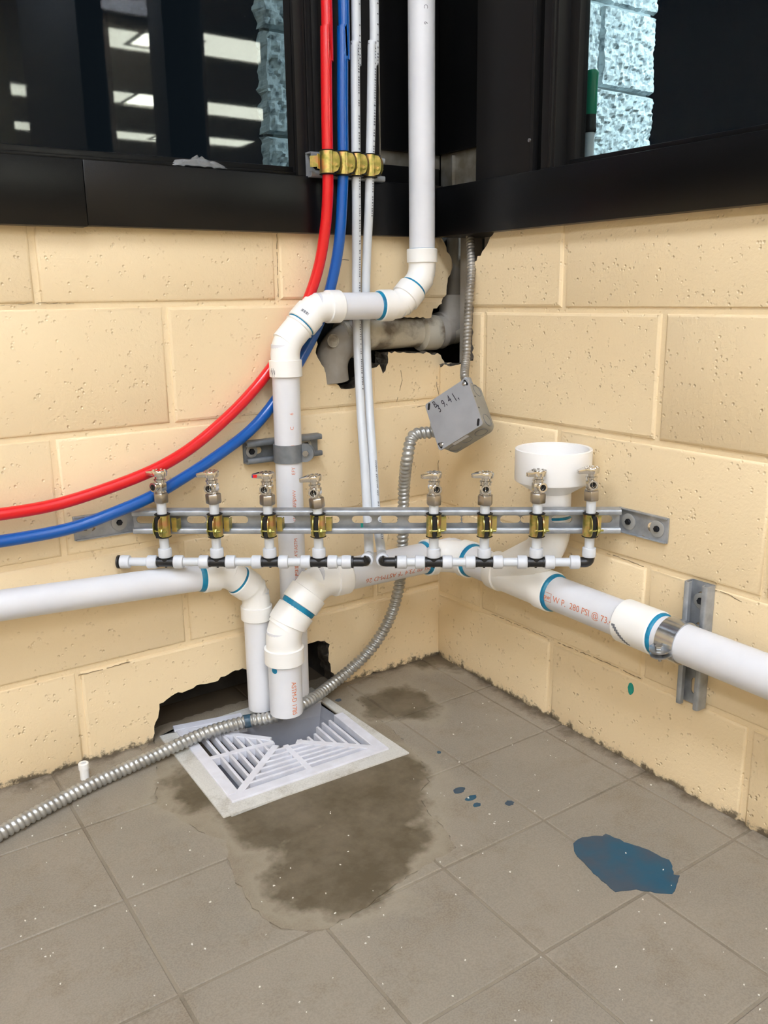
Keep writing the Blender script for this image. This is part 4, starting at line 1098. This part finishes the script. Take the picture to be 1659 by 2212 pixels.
# knock-outs on the two visible sides
for (n_, t_, off) in ((ba, bb, (-.030, .006, .034)), (bb, ba, (-.030, .0, .030))):
    for k, f_ in enumerate(off):
        c = BC+n_*(bs/2-.0012)+t_*f_-bn*(.024 if k != 1 else .020); rk = .0125 if k != 1 else .0
        if k == 1 and n_ is bb: rk = .0105
        if rk: MB().lathe(c-n_*.0004, n_, [(0, rk), (.0009, rk), (.0009, rk-.0012), (0, rk-.0012)], 26, closed=True).build('knockout', 'galvanized_dark', TB)
MB().obox(BC+bb*(bs/2-.0009)-ba*.006-bn*.008, ba, bn, bb, .034, .008, .0006).build('sticker', 'fitting_white', TB)
for f_ in (-.012, .012): MB().lathe(BC+ba*(bs/2-.0013)+bb*f_-bn*.008, ba, [(0, .0018), (.0004, .0018)], 10).build('rivet_hole', 'black_rubber', TB)
MB().cyl(box_side_+ba*.001, box_side_-ba*.010, .0130, n=20).build('connector', 'galvanized', TB)
MB().cyl(box_top+bb*.001, box_top-bb*.012, .0102, n=20).build('connector', 'galvanized', TB)

# ================================================================== FLOOR SINK
def fxy(px, py, h=.004): q = PF(px, py, h); return q.x, q.y
fc = [fxy(*q) for q in ((344, 1588), (482.5, 1763), (884, 1624), (673, 1483))]      # flange corners
gc = [fxy(*q) for q in ((371, 1570), (502, 1734), (839, 1617), (699, 1508))]        # grate corners
def quad(c, s, t):            # s right, t towards the viewer
    a = V((*c[0], 0)).lerp(V((*c[3], 0)), s); b = V((*c[1], 0)).lerp(V((*c[2], 0)), s); return a.lerp(b, t)
TD = thing('floor_sink', (-.47, -.15, -.16), 'white floor sink basin with a flat flange set into the floor', 'floor drain')
def ringplate(outer, inner, z0, z1):
    n = len(outer); mb = MB(); vs = []
    for c, z in ((outer, z1), (inner, z1), (outer, z0), (inner, z0)): vs += [V((x, y, zf(x, y)+z)) for x, y in c]
    fs = []
    for i in range(n):
        j = (i+1) % n
        fs += [(i, j, n+j, n+i), (2*n+i, 3*n+i, 3*n+j, 2*n+j), (i, 2*n+i, 2*n+j, j), (n+i, n+j, 3*n+j, 3*n+i)]
    return mb.add(vs, fs)
def shrink(c, k):
    m = V((sum(p[0] for p in c)/4, sum(p[1] for p in c)/4, 0)); return [tuple((m+(V((*p, 0))-m)*k)[:2]) for p in c]
gin = shrink(gc, .955)
ringplate(fc, gin, -.02, .0030).build('flange', 'drain_flange', TD, bevel=.001)
ins = shrink(gc, .90); bot = shrink(gc, .74)
bs_ = MB(); vs = [V((x, y, zf(x, y)+.0)) for x, y in gin]+[V((x, y, -.035)) for x, y in ins]+[V((x, y, -.16)) for x, y in bot]
bs_.add(vs, [(k*4+i, k*4+(i+1) % 4, k*4+4+(i+1) % 4, k*4+4+i) for k in range(2) for i in range(4)]+[(8, 9, 10, 11)])
bs_.build('basin', 'drain_enamel', TD, smooth=0)
cpos = V((-.45, -.13, -.1595)); MB().lathe(cpos, Z, [(0, .038), (.0004, .038)], 28).build('outlet', 'black_rubber', TD)
# grate, broken open at its middle and back right
TG = thing('drain_grate', (-.47, -.15, .0), 'white broken drain grate with slanted slots lying in the floor sink', 'drain grate')
brk_px = [(515,1578),(545,1584),(575,1592),(592,1603),(588,1613),(615,1611),(640,1604),(658,1592),(670,1594),(678,1588),(686,1580),(684,1568),(735,1549),(712,1520),(700,1505),(690,1480),(600,1490),(560,1535),(520,1545),(545,1560),(520,1572)]
brk = [fxy(*q) for q in brk_px]
def inside(x, y, P):
    c = False; n = len(P); j = n-1
    for i in range(n):
        if (P[i][1] > y) != (P[j][1] > y) and x < (P[j][0]-P[i][0])*(y-P[i][1])/(P[j][1]-P[i][1])+P[i][0]: c = not c
        j = i
    return c
GT, GB = .0062, -.0090
def bar(s0, t0, s1, t1, w, name, zt_=GT, zb_=GB):
    """straight bar of the grate in (s,t) coordinates, cut where the grate is broken away"""
    a = quad(gc, s0, t0); b = quad(gc, s1, t1); L = (b-a).length
    if L < .004: return
    n = max(2, int(L/.003)); keep = [not inside(*(a.lerp(b, (i+.5)/n)[:2]), brk) for i in range(n)]
    i = 0; d_ = (b-a).normalized(); pr_ = V((-d_.y, d_.x, 0))
    while i < n:
        if keep[i]:
            j = i
            while j < n and keep[j]: j += 1
            p, q = a.lerp(b, i/n), a.lerp(b, j/n)
            if (q-p).length > .006:
                vs = [V((*(e+pr_*(w/2*sd))[:2], zf(e.x, e.y)+z)) for z in (zt_, zb_) for e, sd in ((p, -1), (q, -1), (q, 1), (p, 1))]
                MB().add(vs, [(0, 1, 2, 3), (4, 5, 6, 7), (0, 1, 5, 4), (1, 2, 6, 5), (2, 3, 7, 6), (3, 0, 4, 7)]).build(name, 'grate_plastic', TG, bevel=.0007, seg=1)
            i = j
        else: i += 1
# rim
for a in ((0, .035, 1, .035), (0, .965, 1, .965), (.035, .07, .035, .93), (.965, .07, .965, .93)): bar(*a, .0200, 'rim_bar')
# diagonal and middle ribs
bar(.06, .94, .50, .50, .013, 'rib'); bar(.94, .94, .50, .50, .013, 'rib'); bar(.06, .06, .5, .5, .013, 'rib'); bar(.94, .06, .5, .5, .013, 'rib')
bar(.5, .52, .5, .94, .011, 'rib'); bar(.06, .5, .48, .5, .011, 'rib')
NB = 8
for k in range(1, NB):
    e = .07+.43*k/NB
    bar(e-.01, 1-e, .49, 1-e, .0052, 'bar'); bar(.51, 1-e, 1-e+.01, 1-e, .0052, 'bar')        # front field
    bar(e, e-.01, e, .49, .0052, 'bar'); bar(e, .51, e, 1-e+.01, .0052, 'bar')                # left field
    bar(1-e, e-.01, 1-e, 1-e+.01, .0052, 'bar')                                               # right field
    if k < 4: bar(e-.01, e, 1-e+.01, e, .0052, 'bar')                                        # back field

# ================================================================== SMALL THINGS
q = PF(184, 1682, .0)
T9 = thing('capped_stub', (q.x, q.y, q.z), 'short grey plastic stub standing on the floor beside the conduit', 'pipe stub')
MB().lathe(V((q.x, q.y, q.z-.002)), Z+V((0, .05, 0)), [(0, .0075), (.020, .0075), (.0202, .0086), (.030, .0086), (.0312, .0076), (.0312, .0050), (.029, .0048)], 24).build('body', 'pvc_fitting', T9)
MB().lathe(V((q.x, q.y, q.z+.0285)), Z+V((0, .05, 0)), [(0, .0048), (.0004, .0048)], 16).build('plug', 'fitting_white', T9)
# crumpled film on the sill of the left window
fv = []; nx, ny = 14, 7; rn = random.Random(3)
pa_ = PL(370, 352, -.002); pb2 = PL(488, 358, -.002)
for j in range(ny+1):
    for i in range(nx+1):
        s_ = i/nx; t_ = j/ny; w_ = math.sin(math.pi*min(1, max(.0, s_*.9+.08)))
        x = pa_.x+(pb2.x-pa_.x)*s_+rn.uniform(-.002, .002); y = .002-.018*t_*(.4+.6*w_)+rn.uniform(-.0015, .0015)
        z = .9755+abs(math.sin(t_*math.pi))*.014*w_*(.5+.9*rn.random())+.003*rn.random()
        fv.append(V((x, y, z)))
f_ = MB().add(fv, [(j*(nx+1)+i, j*(nx+1)+i+1, (j+1)*(nx+1)+i+1, (j+1)*(nx+1)+i) for j in range(ny) for i in range(nx)]).build('plastic_film', 'film', None, smooth=25)
tag(f_, 'crumpled scrap of clear plastic film on the left window sill', 'plastic film')
# dried blue paint on the floor
sp_px = [(1239,1823),(1246,1814),(1258,1810),(1280,1807),(1300,1806),(1308,1802),(1318,1805),(1326,1810),(1340,1814),(1348,1820),(1370,1826),(1400,1837),(1430,1852),(1445,1858),(1452,1872),(1455,1890),(1468,1892),(1464,1905),(1458,1925),(1452,1932),(1415,1928),(1375,1922),(1330,1927),(1318,1918),(1300,1902),(1282,1886),(1264,1868),(1248,1850),(1240,1838)]
spp = [fxy(*q_, .0) for q_ in sp_px]
def splat(name, poly, m, label, cat, h=.0007, amp=.001):
    o = prism_on_floor(jag(poly, amp, .006, 8), -.0004, h).build(name, m, None, smooth=0, tri=True); return tag(o, label, cat)
splat('paint_spill', spp, 'spill_paint', 'dried dark blue paint puddle on the floor at the right', 'paint spill')
def dots(name, lst, m, label, group):
    for k, (px, py, r_, as_) in enumerate(lst):
        x, y = fxy(px, py, 0); rn = random.Random(k)
        poly = [(x+r_*as_*math.cos(a*.45)*rn.uniform(.8, 1.15), y+r_*math.sin(a*.45)*rn.uniform(.8, 1.15)) for a in range(14)]
        splat(name, poly, m, label[k], 'paint spot', .0006, .0003)['group'] = group
dots('paint_spot', ((992, 1707, .0075, 1.5), (1018, 1724, .006, 2.0), (1030, 1739, .0055, 1.2), (1101, 1735, .0068, 1.1), (948, 1625, .004, 1), (731, 1513, .0062, 1.1)), 'primer_teal' if False else 'spill_paint',
     ['elongated blue paint spot, leftmost of the group on the floor right of the sink', 'smeared blue paint spot in the middle of the group on the floor', 'small round blue paint spot below the smeared one', 'round blue paint spot, rightmost of the group on the floor', 'tiny blue paint spot beside the right corner of the sink', 'round teal primer spot on the flange behind the sink'], 'paint spots on the floor')
# teal primer blob on the right wall
c = PR(1363, 1487, .0); rn = random.Random(2)
poly = [(c.y+.0062*math.cos(R(a))*rn.uniform(.9, 1.05), c.z+.0105*math.sin(R(a))*(1.0 if a < 180 else 1.15)*rn.uniform(.92, 1.05)) for a in range(0, 360, 24)]
o = MB().prism(poly, V((.0006, 0, 0)), Y, Z, -X, .0014).build('primer_blob', 'primer_teal', None, smooth=0); tag(o, 'teal primer blob stuck on the right wall below the waste pipe', 'paint spot')
# chips of paint and plaster scattered on the floor
cm = MB(); rn = random.Random(21)
for k in range(230):
    while True:
        px, py = rn.uniform(0, 1659), rn.uniform(1430, 2212)
        p = PF(px, py)
        if p.x < -.02 and p.y < -.02 and not (-.67 < p.x < -.28 and p.y > -.34): break
    if rn.random() < .45 and not (800 < px < 1300 and py < 1800): continue
    s_ = rn.uniform(.0006, .0017); a = rn.uniform(0, 6.28); ex = V((math.cos(a), math.sin(a), 0)); ey = V((-math.sin(a), math.cos(a), 0))
    pl = [(s_*rn.uniform(.6, 1.5), 0), (s_*.3, s_*rn.uniform(.4, .9)), (-s_*rn.uniform(.5, 1.2), s_*.3), (-s_*.4, -s_*rn.uniform(.4, .8))]
    cm.prism(pl, V((p.x, p.y, p.z+.0004)), ex, ey, Z, .0008+s_*.3)
o = cm.build('paint_chips', 'paint_chip', None, smooth=0); tag(o, 'tiny pale chips of paint and plaster scattered over the floor', 'debris', kind='stuff')
# broom pole with a green grip outside the right window
gx = .14
def PX(x_, y_): q_ = ray(x_, y_); return CAM+q_*((gx-CAM.x)/q_.x)
g0, g1_, g2_, gb_ = PX(1277, 153), PX(1276, 248), PX(1276, 286), PX(1272, 350)
T10 = thing('broom_pole', (g1_.x, g1_.y, -.02), 'pole with a green grip standing outside behind the right window', 'broom pole')
gy = g1_.y
MB().lathe(V((gx, gy, g1_.z)), Z, [(0, .0095), (.004, .0104), ((g0.z-g1_.z)*.55, .0100), ((g0.z-g1_.z)*.9, .0108), ((g0.z-g1_.z)-.004, .0112), (g0.z-g1_.z, .0095)], 22).build('grip', 'handle_green', T10)
MB().lathe(V((gx, gy, g2_.z)), Z, [(0, .0100), (.004, .0112), (.008, .0104), (g1_.z-g2_.z, .0096)], 22).build('ferrule', 'black_frame', T10)
MB().cyl(V((gx, gy, -.02)), V((gx, gy, g2_.z)), .0085, n=20).build('pole', 'pole_white', T10)

# cracks in the painted joints and a pen mark, thin dark lines lying on the wall faces
mat('crack_grey', (146, 127, 98), .9)
def crack(parent, pts, right=False, w=.0011, m='crack_grey'):
    f_ = PR if right else PL; P = [f_(*q_, .0002) for q_ in pts]; n_ = -X if right else -Y; mb = MB(); rn = random.Random(len(pts)*7+int(pts[0][0]))
    fine = []
    for a, b in zip(P, P[1:]):
        k = max(1, int((b-a).length/.006)); fine += [a.lerp(b, i/k)+Z*rn.uniform(-.0008, .0008)+(Y if right else X)*rn.uniform(-.0005, .0005) for i in range(k)]
    fine.append(P[-1])
    for a, b in zip(fine, fine[1:]):
        if m == 'crack_grey' and rn.random() < .16: continue
        t_ = (b-a).normalized(); mb.obox((a+b)/2, t_, n_.cross(t_), n_, (b-a).length*1.08, w*rn.uniform(.35, 1.1), .0008)
    mb.build('joint_crack', m, parent, smooth=0)
for pts, w_ in (([(598,506),(599,560),(601,642)], .0013), ([(949,968),(951,985),(946,1002),(947,1062)], .0011), ([(944,812),(943,832),(948,852)], .001), ([(866,800),(869,822),(862,850),(857,868)], .0008), ([(170,1459),(222,1446),(280,1430)], .0016), ([(0,660),(70,655),(160,656)], .0008), ([(885,882),(918,876)], .0008)): crack(WL, pts, w=w_)
crack(WL, [(733,561),(743,560),(753,562)], w=.0018, m='ink_black')
for pts, w_ in (([(1062,1326),(1120,1350),(1180,1377)], .0009), ([(1205,1388),(1300,1427),(1384,1466)], .0014), ([(1312,1196),(1350,1208),(1390,1224)], .0012), ([(1525,1268),(1572,1283),(1602,1300)], .0011)): crack(WR, pts, True, w_)
